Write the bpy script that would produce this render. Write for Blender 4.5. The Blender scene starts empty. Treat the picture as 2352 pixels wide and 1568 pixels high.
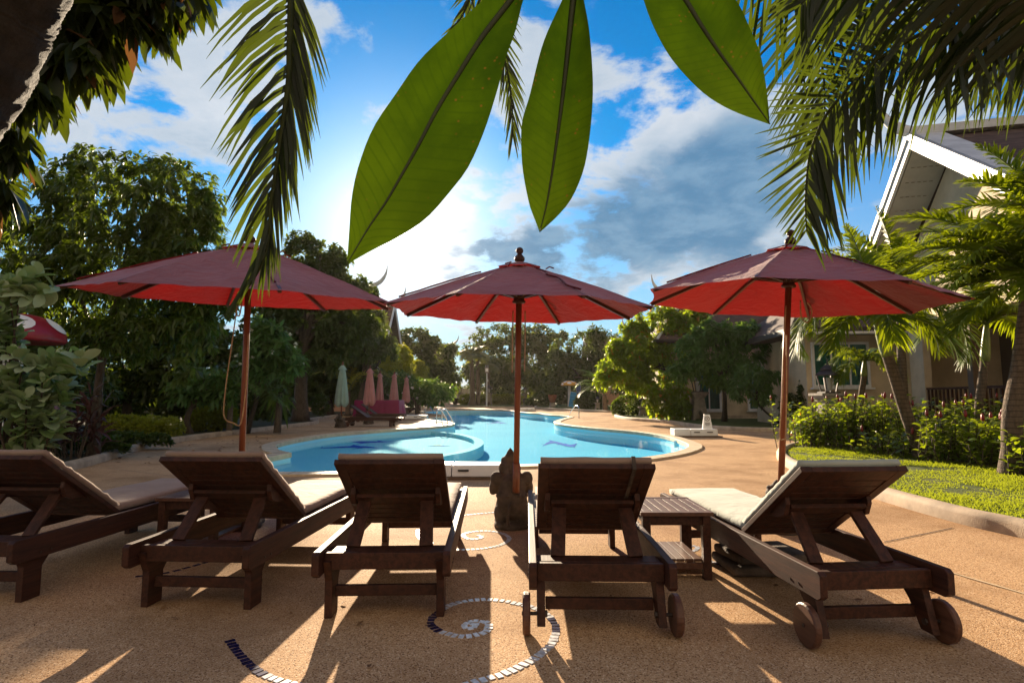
import bpy, bmesh, math, random
import numpy as np
from mathutils import Vector, Matrix, noise as mnoise
from mathutils.geometry import tessellate_polygon

SC = bpy.context.scene
COL = SC.collection
R = math.radians

# ------------------------------------------------------------------ camera
H = 1.15                      # eye height above the pool deck
F_PX, CX, CY, HOR = 1306.7, 1176.0, 784.0, 910.0
PITCH = math.atan((HOR - CY) / F_PX)
cam_d = bpy.data.cameras.new('camera')
cam_d.lens = 20.0
cam_d.sensor_width = 36.0
cam_d.clip_start = 0.02
cam_d.clip_end = 3000.0
cam = bpy.data.objects.new('camera', cam_d)
COL.objects.link(cam)
cam.location = (0, 0, H)
cam.rotation_euler = (math.pi / 2 + PITCH, 0, 0)
SC.camera = cam

# ------------------------------------------------------------------ daylight
SUN_AZ, SUN_EL = R(-11.4), R(15.6)       # azimuth from +Y towards +X
sdir = Vector((math.sin(SUN_AZ) * math.cos(SUN_EL), math.cos(SUN_AZ) * math.cos(SUN_EL), math.sin(SUN_EL)))
sun_d = bpy.data.lights.new('sun', 'SUN')
sun_d.energy = 4.7
sun_d.angle = R(0.6)
sun_d.color = (1.0, 0.80, 0.56)
sun = bpy.data.objects.new('sun', sun_d)
COL.objects.link(sun)
sun.location = (-8, 40, 30)
sun.rotation_euler = sdir.to_track_quat('Z', 'Y').to_euler()

SC.view_settings.view_transform = 'Standard'
SC.view_settings.look = 'None'
SC.view_settings.exposure = 1.75
SC.view_settings.gamma = 1.0
SC.cycles.use_denoising = True
SC.cycles.denoising_prefilter = 'ACCURATE'
SC.cycles.max_bounces = 7
SC.cycles.diffuse_bounces = 3
SC.cycles.glossy_bounces = 3
SC.cycles.transmission_bounces = 4
SC.cycles.transparent_max_bounces = 8
SC.cycles.caustics_reflective = False
SC.cycles.caustics_refractive = False
SC.cycles.sample_clamp_indirect = 6.0

# small node helpers --------------------------------------------------------
class NT:
    def __init__(self, tree):
        self.t = tree
        tree.nodes.clear()
    def n(self, typ, inputs=None, **props):
        nd = self.t.nodes.new(typ)
        for k, v in props.items():
            setattr(nd, k, v)
        for k, v in (inputs or {}).items():
            s = nd.inputs[k]
            if isinstance(v, bpy.types.NodeSocket):
                self.t.links.new(v, s)
            else:
                s.default_value = v
        return nd
    def math(self, op, a, b=0.0, c=0.0, clamp=False):
        nd = self.n('ShaderNodeMath', {0: a, 1: b, 2: c}, operation=op)
        nd.use_clamp = clamp
        return nd.outputs[0]
    def mix(self, f, a, b, blend='MIX'):
        nd = self.n('ShaderNodeMix', None, data_type='RGBA', blend_type=blend)
        for i, v in ((0, f), (6, a), (7, b)):
            if isinstance(v, bpy.types.NodeSocket):
                self.t.links.new(v, nd.inputs[i])
            elif i and len(v) == 3:
                nd.inputs[i].default_value = (*v, 1)
            else:
                nd.inputs[i].default_value = v
        return nd.outputs[2]
    def ramp(self, f, lo, hi):
        nd = self.n('ShaderNodeMapRange', {0: f, 1: lo, 2: hi})
        nd.interpolation_type = 'SMOOTHSTEP'
        return nd.outputs[0]

# sky: Nishita with cloud banks standing in fixed compass directions
def ray(u, v):
    x, y = (u - CX) / F_PX, (CY - v) / F_PX
    cp, sp = math.cos(PITCH), math.sin(PITCH)
    return Vector((x, cp - y * sp, sp + y * cp))

world = bpy.data.worlds.new('World')
SC.world = world
world.use_nodes = True
w = NT(world.node_tree)
sky = w.n('ShaderNodeTexSky', sky_type='NISHITA')
sky.sun_disc = False
sky.sun_elevation = SUN_EL
sky.sun_rotation = SUN_AZ
sky.air_density = 1.0
sky.dust_density = 0.15
sky.ozone_density = 2.5
SKY = 0.05
geo = w.n('ShaderNodeTexCoord').outputs['Generated']
sat = w.n('ShaderNodeHueSaturation', {'Saturation': 1.25, 'Value': 1.0, 'Color': sky.outputs[0]}).outputs[0]
sat = w.mix(1.0, sat, (0.07, 0.76, 1.02), 'MULTIPLY')
# project the view direction on a cloud layer so that clouds flatten towards the horizon
sep = w.n('ShaderNodeSeparateXYZ', {0: geo})
zz = w.math('ADD', w.math('MAXIMUM', sep.outputs[2], 0.0), 0.22)
cu = w.math('DIVIDE', sep.outputs[0], zz)
cv = w.math('DIVIDE', sep.outputs[1], zz)
pos = w.n('ShaderNodeCombineXYZ', {0: cu, 1: cv, 2: 0.0}).outputs[0]
n1 = w.n('ShaderNodeTexNoise', {'Vector': pos, 'Scale': 2.3, 'Detail': 9.0, 'Roughness': 0.6, 'Distortion': 0.35}).outputs[0]
n2 = w.n('ShaderNodeTexNoise', {'Vector': pos, 'Scale': 6.0, 'Detail': 7.0, 'Roughness': 0.62, 'Distortion': 0.2}).outputs[0]

def blob(u, v, rad, weight):
    d = ray(u, v).normalized()
    dot = w.n('ShaderNodeVectorMath', {0: geo, 1: d}, operation='DOT_PRODUCT').outputs['Value']
    m = w.n('ShaderNodeMapRange', {0: dot, 1: math.cos(R(rad)), 2: 1.0, 3: 0.0, 4: weight})
    m.interpolation_type = 'SMOOTHSTEP'
    return m.outputs[0]

def total(items):
    acc = 0.0
    for it in items:
        acc = w.math('ADD', blob(*it), acc)
    return acc

bank = total([(1560, 450, 12, .7), (1720, 390, 10, .5), (1350, 540, 11, .6), (1120, 590, 9, .55), (1640, 500, 10, .5), (1800, 560, 8, .3), (2050, 430, 10, .2),
              (1900, 330, 10, .12), (310, 250, 9, .6), (190, 310, 8, .35), (120, 300, 8, .15), (560, 160, 8, .75), (520, 230, 6, .4), (1470, 150, 6, .4), (1560, 250, 7, .4),
              (1290, 60, 9, .42), (1230, 230, 7, .45), (2290, 270, 10, .7), (945, 60, 5, .3), (755, 50, 5, .65), (1080, 90, 7, .3), (870, 250, 4, .4),
              (830, 60, 8, -.4), (700, 250, 9, -.5), (1430, 40, 5, -.3), (1690, 130, 7, -.4), (430, 150, 5, -.4), (1000, 170, 7, -.4), (400, 420, 8, -.3)])
nz1, nz2 = w.math('SUBTRACT', n1, .5), w.math('SUBTRACT', n2, .5)
dens = w.math('ADD', w.math('MULTIPLY_ADD', nz1, 3.4, -.10), w.math('MULTIPLY_ADD', nz2, 2.3, w.math('MULTIPLY', bank, .72)))
mask = w.ramp(dens, 0.0, 0.50)
thick = total([(1560, 470, 8, .75), (1700, 400, 7, .8), (1440, 520, 7, .7), (1330, 570, 7, .65), (1200, 590, 6, .6), (1090, 590, 5, .55), (1640, 520, 6, .45), (1780, 560, 7, .45), (1960, 420, 8, .2), (280, 300, 7, .2), (1250, 150, 7, .2), (2280, 250, 8, .25)])
gd = w.math('ADD', thick, w.math('MULTIPLY_ADD', nz1, 2.4, w.math('MULTIPLY', nz2, 1.5)))
grey = w.ramp(gd, 0.22, 1.05)
# scattered light round the sun
sd = w.math('MAXIMUM', w.n('ShaderNodeVectorMath', {0: geo, 1: sdir}, operation='DOT_PRODUCT').outputs['Value'], 0.0)
g1 = w.math('POWER', sd, 58.0)
g2 = w.math('POWER', sd, 260.0)
g3 = w.math('POWER', sd, 3000.0)
halo = w.math('ADD', w.math('MULTIPLY', g1, 3.3), w.math('ADD', w.math('MULTIPLY', g2, 4.0), w.math('MULTIPLY', g3, 30.0)))
low = w.n('ShaderNodeMapRange', {0: sep.outputs[2], 1: .02, 2: .40, 3: .95, 4: .0}).outputs[0]
clear = w.mix(low, w.mix(w.math('MULTIPLY', g1, .9), sat, (3.2, 3.9, 4.4)), (3.3, 4.0, 4.6))
white = w.mix(w.ramp(gd, -.5, .35), (4.9, 5.05, 5.2), (3.5, 3.95, 4.4))
dark = w.mix(w.ramp(nz2, -.12, .14), (0.72, 1.55, 2.5), (1.35, 2.25, 3.15))
cloud = w.mix(grey, white, dark)
skyc = w.mix(w.math('MULTIPLY', mask, .93), clear, cloud)
hal = w.n('ShaderNodeVectorMath', {0: (1.0, .93, .86), 'Scale': w.math('MULTIPLY', halo, w.math('SUBTRACT', 1.0, w.math('MULTIPLY', w.math('MULTIPLY', grey, mask), .7)))}, operation='SCALE').outputs[0]
fin = w.n('ShaderNodeVectorMath', {0: skyc, 1: hal}, operation='ADD').outputs[0]
# warm fill glow added to the sky opposite the sun, unseen behind the camera
back_fill = w.math('MULTIPLY', w.ramp(w.math('ADD', w.math('MULTIPLY', sep.outputs[1], -1.0), w.math('MULTIPLY_ADD', nz1, 1.2, .0)), -.05, .55), w.ramp(sep.outputs[2], -.02, .10))
fin = w.mix(back_fill, fin, (4.2, 3.4, 2.55))
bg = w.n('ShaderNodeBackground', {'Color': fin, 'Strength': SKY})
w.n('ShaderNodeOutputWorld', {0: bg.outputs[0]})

# ------------------------------------------------------------------ geometry helpers
def G(u, v, z=0.0):
    d = ray(u, v)
    t = (z - H) / d.z
    return Vector((d.x * t, d.y * t, z))

def at(u, v, y):
    d = ray(u, v)
    t = y / d.y
    return Vector((d.x * t, y, H + d.z * t))

def tag(o, label=None, cat=None, group=None, kind=None):
    if label: o['label'] = label
    if cat: o['category'] = cat
    if group: o['group'] = group
    if kind: o['kind'] = kind
    return o

def thing(name, loc, label, cat, group=None, rz=0.0):
    o = bpy.data.objects.new(name, None)
    COL.objects.link(o)
    o.empty_display_size = 0.1
    o.location = loc
    o.rotation_euler = (0, 0, rz)
    return tag(o, label, cat, group)

def copy_tree(o, parent=None):
    c = o.copy()
    COL.objects.link(c)
    c.parent = parent
    for ch in list(o.children):
        copy_tree(ch, c)
    return c

def link_mesh(name, me, mats, parent=None, smooth=False, bevel=0.0, segs=2):
    o = bpy.data.objects.new(name, me)
    COL.objects.link(o)
    for m in (mats if isinstance(mats, (list, tuple)) else [mats]):
        me.materials.append(m)
    if smooth:
        me.polygons.foreach_set('use_smooth', [True] * len(me.polygons))
    if parent is not None:
        o.parent = parent
    if bevel:
        b = o.modifiers.new('bevel', 'BEVEL')
        b.width = bevel
        b.segments = segs
        b.limit_method = 'ANGLE'
        b.angle_limit = R(40)
    return o

def catmull(pts, n=8, closed=False):
    pts = [Vector(p) for p in pts]
    out = []
    m = len(pts)
    for i in range(m if closed else m - 1):
        if closed:
            p0, p1, p2, p3 = (pts[(i + k) % m] for k in (-1, 0, 1, 2))
        else:
            p1, p2 = pts[i], pts[i + 1]
            p0 = pts[i - 1] if i else p1 * 2 - p2
            p3 = pts[i + 2] if i + 2 < m else p2 * 2 - p1
        for k in range(n):
            t = k / n
            out.append(0.5 * ((2 * p1) + (p2 - p0) * t + (2 * p0 - 5 * p1 + 4 * p2 - p3) * t * t + (3 * p1 - p0 - 3 * p2 + p3) * t ** 3))
    if not closed:
        out.append(pts[-1])
    return out

class MB:
    """Collects shapes; build() links them as one mesh object."""
    def __init__(self, M=None):
        self.v, self.f, self.mi = [], [], []
        self.M = M
        self.cur = 0
    def add(self, vs, fs):
        b = len(self.v)
        for p in vs:
            p = Vector(p)
            self.v.append(self.M @ p if self.M else p)
        for f in fs:
            self.f.append([b + i for i in f])
            self.mi.append(self.cur)
        return self
    def box(self, c, s, rot=None):
        hx, hy, hz = s[0] / 2, s[1] / 2, s[2] / 2
        vs = [Vector((x, y, z)) for x in (-hx, hx) for y in (-hy, hy) for z in (-hz, hz)]
        if rot is not None:
            vs = [rot @ p for p in vs]
        c = Vector(c)
        return self.add([p + c for p in vs], [(0, 1, 3, 2), (4, 6, 7, 5), (0, 4, 5, 1), (2, 3, 7, 6), (0, 2, 6, 4), (1, 5, 7, 3)])
    def span(self, lo, hi):
        lo, hi = Vector(lo), Vector(hi)
        return self.box((lo + hi) / 2, hi - lo)
    def bar(self, p0, p1, wd, th, side=(1, 0, 0)):
        p0, p1 = Vector(p0), Vector(p1)
        a = (p1 - p0)
        L = a.length
        a.normalize()
        s = Vector(side)
        s = (s - a * s.dot(a)).normalized()
        n = a.cross(s)
        rot = Matrix((s, n, a)).transposed()
        return self.box((p0 + p1) / 2, (wd, th, L), rot)
    def prism(self, poly, axis, lo, hi):
        """poly of 2D points extruded along axis 0/1/2 from lo to hi"""
        n = len(poly)
        def mk(p, d):
            q = list(p)
            q.insert(axis, d)
            return q
        vs = [mk(p, lo) for p in poly] + [mk(p, hi) for p in poly]
        fs = [list(range(n))[::-1], list(range(n, 2 * n))]
        fs += [(i, (i + 1) % n, n + (i + 1) % n, n + i) for i in range(n)]
        return self.add(vs, fs)
    def tube(self, pts, rad, n=8, cap=True):
        pts = [Vector(p) for p in pts]
        m = len(pts)
        rad = rad if isinstance(rad, (list, tuple)) else [rad] * m
        vs, fs = [], []
        ref = None
        for i, p in enumerate(pts):
            t = (pts[min(i + 1, m - 1)] - pts[max(i - 1, 0)])
            if t.length < 1e-9: t = Vector((0, 0, 1))
            t.normalize()
            if ref is None:
                ref = Vector((1, 0, 0)) if abs(t.x) < .8 else Vector((0, 1, 0))
            s = (ref - t * ref.dot(t)).normalized()
            ref = s
            b = t.cross(s)
            for k in range(n):
                a = 2 * math.pi * k / n
                vs.append(p + (s * math.cos(a) + b * math.sin(a)) * rad[i])
        for i in range(m - 1):
            for k in range(n):
                fs.append((i * n + k, i * n + (k + 1) % n, (i + 1) * n + (k + 1) % n, (i + 1) * n + k))
        if cap:
            fs.append(list(range(n))[::-1])
            fs.append([(m - 1) * n + k for k in range(n)])
        return self.add(vs, fs)
    def lathe(self, prof, c=(0, 0, 0), n=24, fold=None):
        """prof: (radius, z) from bottom to top"""
        vs, fs = [], []
        m = len(prof)
        for i, (r_, z) in enumerate(prof):
            for k in range(n):
                a = 2 * math.pi * k / n
                rr = r_ * (fold(a, i / (m - 1)) if fold else 1)
                vs.append((c[0] + rr * math.cos(a), c[1] + rr * math.sin(a), c[2] + z))
        for i in range(m - 1):
            for k in range(n):
                fs.append((i * n + k, i * n + (k + 1) % n, (i + 1) * n + (k + 1) % n, (i + 1) * n + k))
        fs.append(list(range(n))[::-1])
        fs.append([(m - 1) * n + k for k in range(n)])
        return self.add(vs, fs)
    def ball(self, c, r_, n=12, rot=None):
        r_ = Vector(r_) if not isinstance(r_, (int, float)) else Vector((r_, r_, r_))
        vs, fs = [], []
        m = n // 2
        for i in range(1, m):
            for k in range(n):
                th, a = math.pi * i / m, 2 * math.pi * k / n
                vs.append(Vector((math.sin(th) * math.cos(a) * r_.x, math.sin(th) * math.sin(a) * r_.y, -math.cos(th) * r_.z)))
        for i in range(m - 2):
            for k in range(n):
                fs.append((i * n + k, i * n + (k + 1) % n, (i + 1) * n + (k + 1) % n, (i + 1) * n + k))
        vs += [Vector((0, 0, -r_.z)), Vector((0, 0, r_.z))]
        b, t = len(vs) - 2, len(vs) - 1
        for k in range(n):
            fs.append((b, (k + 1) % n, k))
            fs.append((t, (m - 2) * n + k, (m - 2) * n + (k + 1) % n))
        if rot is not None: vs = [rot @ p for p in vs]
        c = Vector(c)
        return self.add([p + c for p in vs], fs)
    def build(self, name, mats, parent=None, smooth=False, bevel=0.0, segs=2, world=False):
        off = Vector(parent.location) if (world and parent is not None) else Vector()
        me = bpy.data.meshes.new(name)
        me.from_pydata([p - off for p in self.v], [], self.f)
        me.update()
        o = link_mesh(name, me, mats, parent, smooth, bevel, segs)
        if isinstance(mats, (list, tuple)) and len(mats) > 1:
            me.polygons.foreach_set('material_index', self.mi)
        return o

def flat(name, polys, z, m, kind='structure', parent=None):
    """horizontal sheet from [outer, hole, ...] rings of 2D points"""
    rings = [[Vector((p[0], p[1], 0)) for p in r] for r in polys]
    tris = tessellate_polygon(rings)
    vs = [(p.x, p.y, z) for r in rings for p in r]
    fs = []
    for t in tris:
        a, b, c = (Vector(vs[i]) for i in t)
        fs.append(t if (b - a).cross(c - a).z > 0 else (t[0], t[2], t[1]))
    me = bpy.data.meshes.new(name)
    me.from_pydata(vs, [], fs)
    me.update()
    o = link_mesh(name, me, m, parent)
    if kind and parent is None: o['kind'] = kind
    return o

# leaves as numpy batches ----------------------------------------------------
def np_mesh(name, verts, quads, mats, parent=None, tris=None, matidx=None, off=None):
    me = bpy.data.meshes.new(name)
    verts = np.asarray(verts, dtype=np.float32).reshape(-1, 3)
    if off is not None: verts = verts - np.asarray(off, dtype=np.float32)
    q = np.asarray(quads, dtype=np.int32).reshape(-1, 4)
    t = np.zeros((0, 3), np.int32) if tris is None else np.asarray(tris, dtype=np.int32).reshape(-1, 3)
    me.vertices.add(len(verts))
    me.vertices.foreach_set('co', verts.ravel())
    me.loops.add(q.size + t.size)
    me.loops.foreach_set('vertex_index', np.concatenate([q.ravel(), t.ravel()]))
    me.polygons.add(len(q) + len(t))
    starts = np.concatenate([np.arange(len(q)) * 4, q.size + np.arange(len(t)) * 3]).astype(np.int32)
    me.polygons.foreach_set('loop_start', starts)
    me.update(calc_edges=True)
    me.validate()
    o = link_mesh(name, me, mats, parent)
    if matidx is not None:
        me.polygons.foreach_set('material_index', np.asarray(matidx, dtype=np.int32))
    return o

def unit(a):
    return a / np.maximum(np.linalg.norm(a, axis=-1, keepdims=True), 1e-9)

def leaf_batch(P, D, L, W, rng, droop=0.25, detail=2, up=None):
    """P base points, D unit directions, L lengths, W half widths -> verts, quads"""
    n = len(P)
    D = unit(D)
    ref = np.array([0, 0, 1.0]) + rng.normal(0, .35, (n, 3)) if up is None else up + rng.normal(0, .15, (n, 3))
    S = unit(np.cross(D, ref))
    N = unit(np.cross(S, D))
    L = L[:, None]; W = W[:, None]
    dz = np.zeros((n, 3)); dz[:, 2] = -1
    if detail == 1:
        mid = P + D * L * .5 + dz * L * droop * .25
        tip = P + D * L + dz * L * droop
        a = mid - S * W + N * W * .25
        b = mid + S * W + N * W * .25
        V = np.stack([P, b, tip, a], 1)
        Q = np.arange(n)[:, None] * 4 + np.array([0, 1, 2, 3])
        return V.reshape(-1, 3), Q
    c1 = P + D * L * .38 + dz * L * droop * .15
    c2 = P + D * L * .74 + dz * L * droop * .55
    tip = P + D * L + dz * L * droop
    f = N * W * .3
    V = np.stack([P, c1, c2, tip, c1 - S * W + f, c1 + S * W + f, c2 - S * W * .72 + f * .7, c2 + S * W * .72 + f * .7], 1)
    base = np.arange(n)[:, None] * 8
    quads = np.concatenate([base + np.array(x) for x in ([0, 1, 1, 4], [4, 1, 2, 6], [1, 5, 7, 2])][1:], 0)
    tr = np.concatenate([base + np.array(x) for x in ([0, 1, 4], [0, 5, 1], [6, 2, 3], [2, 7, 3])], 0)
    return V.reshape(-1, 3), quads, tr

class Leaves:
    def __init__(self):
        self.V, self.Q, self.T, self.n = [], [], [], 0
    def add(self, res):
        V, Q = res[0], res[1]
        self.V.append(V); self.Q.append(Q + self.n)
        if len(res) > 2: self.T.append(res[2] + self.n)
        self.n += len(V)
    def build(self, name, m, parent=None, off=None):
        T = np.concatenate(self.T) if self.T else None
        Q = np.concatenate(self.Q) if self.Q else np.zeros((0, 4), int)
        return np_mesh(name, np.concatenate(self.V), Q, m, parent, T, off=off)
# ------------------------------------------------------------------ materials
MATS = {}
def new_mat(name):
    m = bpy.data.materials.new(name)
    m.use_nodes = True
    MATS[name] = m
    return m, NT(m.node_tree)

def plain(name, col, rough=.6, var=.25, scale=6.0, bump=.0, bscale=60., metal=0., spec=.5, col2=None, sheen=0., stretch=None, coat=0.):
    m, t = new_mat(name)
    tc = t.n('ShaderNodeTexCoord').outputs['Object']
    if stretch:
        tc = t.n('ShaderNodeMapping', {'Vector': tc, 'Scale': stretch}).outputs[0]
    nz = t.n('ShaderNodeTexNoise', {'Vector': tc, 'Scale': scale, 'Detail': 6.0, 'Roughness': .6}).outputs[0]
    c2 = col2 or tuple(c * (1 - var) for c in col)
    c1 = tuple(min(1, c * (1 + var * .6)) for c in col) if not col2 else col
    color = t.mix(t.ramp(nz, .3, .72), c1, c2)
    p = t.n('ShaderNodeBsdfPrincipled', {'Base Color': color, 'Roughness': rough, 'Metallic': metal, 'Specular IOR Level': spec})
    p.inputs['Sheen Weight'].default_value = sheen
    p.inputs['Coat Weight'].default_value = coat
    if bump:
        b2 = t.n('ShaderNodeTexNoise', {'Vector': tc, 'Scale': bscale, 'Detail': 5.0}).outputs[0]
        p_n = t.n('ShaderNodeBump', {'Strength': bump, 'Distance': .01, 'Height': b2}).outputs[0]
        t.t.links.new(p_n, p.inputs['Normal'])
    t.n('ShaderNodeOutputMaterial', {0: p.outputs[0]})
    return m

def leafmat(name, c1, c2, tr, trans=.45, rough=.42, spec=.5, old=None):
    """two leaf colours picked leaf by leaf, light shining through"""
    m, t = new_mat(name)
    g = t.n('ShaderNodeNewGeometry')
    rnd = g.outputs['Random Per Island']
    col = t.mix(rnd, c1, c2)
    tcol = t.mix(rnd, tr, tuple(x * .6 for x in tr))
    if old:
        k = t.ramp(rnd, .955, .965)
        col = t.mix(k, col, old)
        tcol = t.mix(k, tcol, tuple(min(1, x * 1.5) for x in old))
    p = t.n('ShaderNodeBsdfPrincipled', {'Base Color': col, 'Roughness': rough, 'Specular IOR Level': spec})
    tl = t.n('ShaderNodeBsdfTranslucent', {'Color': tcol})
    mx = t.n('ShaderNodeMixShader', {0: trans, 1: p.outputs[0], 2: tl.outputs[0]})
    t.n('ShaderNodeOutputMaterial', {0: mx.outputs[0]})
    return m

def cloth(name, col, tr, trans=.4, rough=.75, sheen=.3):
    m, t = new_mat(name)
    tc = t.n('ShaderNodeTexCoord').outputs['Object']
    nz = t.n('ShaderNodeTexNoise', {'Vector': tc, 'Scale': 3.0, 'Detail': 6.0}).outputs[0]
    c = t.mix(t.ramp(nz, .3, .7), col, tuple(x * .8 for x in col))
    wv = t.n('ShaderNodeTexNoise', {'Vector': tc, 'Scale': 7.0, 'Detail': 4.0, 'Distortion': 1.2}).outputs[0]
    bm = t.n('ShaderNodeBump', {'Strength': .3, 'Distance': .03, 'Height': wv}).outputs[0]
    p = t.n('ShaderNodeBsdfPrincipled', {'Base Color': c, 'Roughness': rough, 'Normal': bm, 'Specular IOR Level': .2})
    p.inputs['Sheen Weight'].default_value = sheen
    if trans:
        tl = t.n('ShaderNodeBsdfTranslucent', {'Color': (*tr, 1)})
        mx = t.n('ShaderNodeMixShader', {0: trans, 1: p.outputs[0], 2: tl.outputs[0]})
        t.n('ShaderNodeOutputMaterial', {0: mx.outputs[0]})
    else:
        t.n('ShaderNodeOutputMaterial', {0: p.outputs[0]})
    return m

# washed aggregate deck
def deck_mat():
    m, t = new_mat('deck')
    tc = t.n('ShaderNodeTexCoord').outputs['Object']
    vo = t.n('ShaderNodeTexVoronoi', {'Vector': tc, 'Scale': 190.0})
    big = t.n('ShaderNodeTexNoise', {'Vector': tc, 'Scale': .8, 'Detail': 7.0, 'Roughness': .65}).outputs[0]
    mid = t.n('ShaderNodeTexNoise', {'Vector': tc, 'Scale': 6.0, 'Detail': 5.0, 'Roughness': .7}).outputs[0]
    sep = t.n('ShaderNodeSeparateColor', {0: vo.outputs['Color']})
    peb = t.mix(sep.outputs[0], (.43, .25, .122), (.62, .41, .235))
    peb = t.mix(t.ramp(sep.outputs[1], .86, .9), peb, (.74, .55, .36))
    peb = t.mix(t.ramp(sep.outputs[2], .88, .92), peb, (.17, .085, .04))
    c = t.mix(t.math('MULTIPLY', t.ramp(big, .40, .70), .7), peb, (.25, .14, .068))
    c = t.mix(t.math('MULTIPLY', t.ramp(mid, .55, .8), .3), c, (.46, .31, .18))
    st = t.n('ShaderNodeTexNoise', {'Vector': tc, 'Scale': 1.9, 'Detail': 9.0, 'Roughness': .72, 'Distortion': .8}).outputs[0]
    c = t.mix(t.math('MULTIPLY', t.ramp(st, .60, .70), .45), c, (.15, .085, .045))
    bm = t.n('ShaderNodeBump', {'Strength': .45, 'Distance': .004, 'Height': t.math('SUBTRACT', 1.0, vo.outputs['Distance'])}).outputs[0]
    p = t.n('ShaderNodeBsdfPrincipled', {'Base Color': c, 'Roughness': t.n('ShaderNodeMapRange', {0: big, 3: .65, 4: .85}).outputs[0], 'Normal': bm, 'Specular IOR Level': .03})
    t.n('ShaderNodeOutputMaterial', {0: p.outputs[0]})
    return m

def ground_mat(name, c1, c2, c3, scale):
    m, t = new_mat(name)
    tc = t.n('ShaderNodeTexCoord').outputs['Object']
    a = t.n('ShaderNodeTexNoise', {'Vector': tc, 'Scale': scale, 'Detail': 8.0, 'Roughness': .7}).outputs[0]
    b = t.n('ShaderNodeTexNoise', {'Vector': tc, 'Scale': scale * 14, 'Detail': 4.0, 'Roughness': .7}).outputs[0]
    c = t.mix(t.ramp(a, .38, .66), c1, c2)
    c = t.mix(t.math('MULTIPLY', t.ramp(b, .45, .7), .6), c, c3)
    bm = t.n('ShaderNodeBump', {'Strength': .8, 'Distance': .03, 'Height': b}).outputs[0]
    p = t.n('ShaderNodeBsdfPrincipled', {'Base Color': c, 'Roughness': .9, 'Normal': bm, 'Specular IOR Level': .2})
    t.n('ShaderNodeOutputMaterial', {0: p.outputs[0]})
    return m

def wood_mat(name, c1, c2, rough=.4, along='Y', coat=.25):
    m, t = new_mat(name)
    tc = t.n('ShaderNodeTexCoord').outputs['Object']
    rnd = t.n('ShaderNodeObjectInfo').outputs['Random']
    tc = t.n('ShaderNodeVectorMath', {0: tc, 1: t.n('ShaderNodeCombineXYZ', {0: t.math('MULTIPLY', rnd, 7.0), 1: t.math('MULTIPLY', rnd, 13.0), 2: rnd}).outputs[0]}, operation='ADD').outputs[0]
    s = {'X': (1.5, 22, 22), 'Y': (22, 1.5, 22), 'Z': (22, 22, 1.5)}[along]
    mp = t.n('ShaderNodeMapping', {'Vector': tc, 'Scale': s}).outputs[0]
    nz = t.n('ShaderNodeTexNoise', {'Vector': mp, 'Scale': 1.6, 'Detail': 8.0, 'Roughness': .65, 'Distortion': .4}).outputs[0]
    wr = t.n('ShaderNodeTexNoise', {'Vector': tc, 'Scale': 5.0, 'Detail': 5.0, 'Roughness': .7}).outputs[0]
    c = t.mix(t.ramp(nz, .3, .7), c1, c2)
    c = t.mix(t.math('MULTIPLY', t.ramp(wr, .56, .80), .5), c, tuple(min(1, x * 2.6 + .02) for x in c1))
    c = t.mix(t.math('MULTIPLY', rnd, .35), c, c1)
    bm = t.n('ShaderNodeBump', {'Strength': .25, 'Distance': .004, 'Height': nz}).outputs[0]
    p = t.n('ShaderNodeBsdfPrincipled', {'Base Color': c, 'Roughness': t.n('ShaderNodeMapRange', {0: wr, 3: rough - .1, 4: rough + .2}).outputs[0], 'Normal': bm})
    p.inputs['Coat Weight'].default_value = coat
    p.inputs['Specular IOR Level'].default_value = .28
    p.inputs['Coat Roughness'].default_value = .25
    t.n('ShaderNodeOutputMaterial', {0: p.outputs[0]})
    return m

def roof_mat(name, c1, c2, rows=3.2):
    m, t = new_mat(name)
    tc = t.n('ShaderNodeTexCoord').outputs['Object']
    sp = t.n('ShaderNodeSeparateXYZ', {0: tc})
    fr = t.math('FRACT', t.math('MULTIPLY', sp.outputs[2], rows))
    nz = t.n('ShaderNodeTexNoise', {'Vector': tc, 'Scale': 3.0, 'Detail': 7.0}).outputs[0]
    c = t.mix(t.ramp(nz, .3, .7), c1, c2)
    c = t.mix(t.math('MULTIPLY', t.ramp(fr, .14, .0), .75), c, (.03, .022, .02))
    bm = t.n('ShaderNodeBump', {'Strength': .8, 'Distance': .05, 'Height': fr}).outputs[0]
    p = t.n('ShaderNodeBsdfPrincipled', {'Base Color': c, 'Roughness': .8, 'Normal': bm, 'Specular IOR Level': .15})
    t.n('ShaderNodeOutputMaterial', {0: p.outputs[0]})
    return m

def bark_mat(name, c1, c2, rings=0.):
    m, t = new_mat(name)
    tc = t.n('ShaderNodeTexCoord').outputs['Object']
    mp = t.n('ShaderNodeMapping', {'Vector': tc, 'Scale': (9, 9, 3)}).outputs[0]
    nz = t.n('ShaderNodeTexNoise', {'Vector': mp, 'Scale': 2.0, 'Detail': 8.0, 'Roughness': .7}).outputs[0]
    h = nz
    c = t.mix(t.ramp(nz, .3, .7), c1, c2)
    if rings:
        sp = t.n('ShaderNodeSeparateXYZ', {0: tc})
        wob = t.math('ADD', t.math('MULTIPLY', sp.outputs[2], rings), t.math('MULTIPLY', nz, .5))
        fr = t.math('FRACT', wob)
        c = t.mix(t.math('MULTIPLY', t.ramp(fr, .3, .0), .7), c, tuple(x * .3 for x in c2))
        h = t.math('ADD', fr, nz)
    bm = t.n('ShaderNodeBump', {'Strength': .8, 'Distance': .03, 'Height': h}).outputs[0]
    p = t.n('ShaderNodeBsdfPrincipled', {'Base Color': c, 'Roughness': .85, 'Normal': bm, 'Specular IOR Level': .3})
    t.n('ShaderNodeOutputMaterial', {0: p.outputs[0]})
    return m

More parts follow.
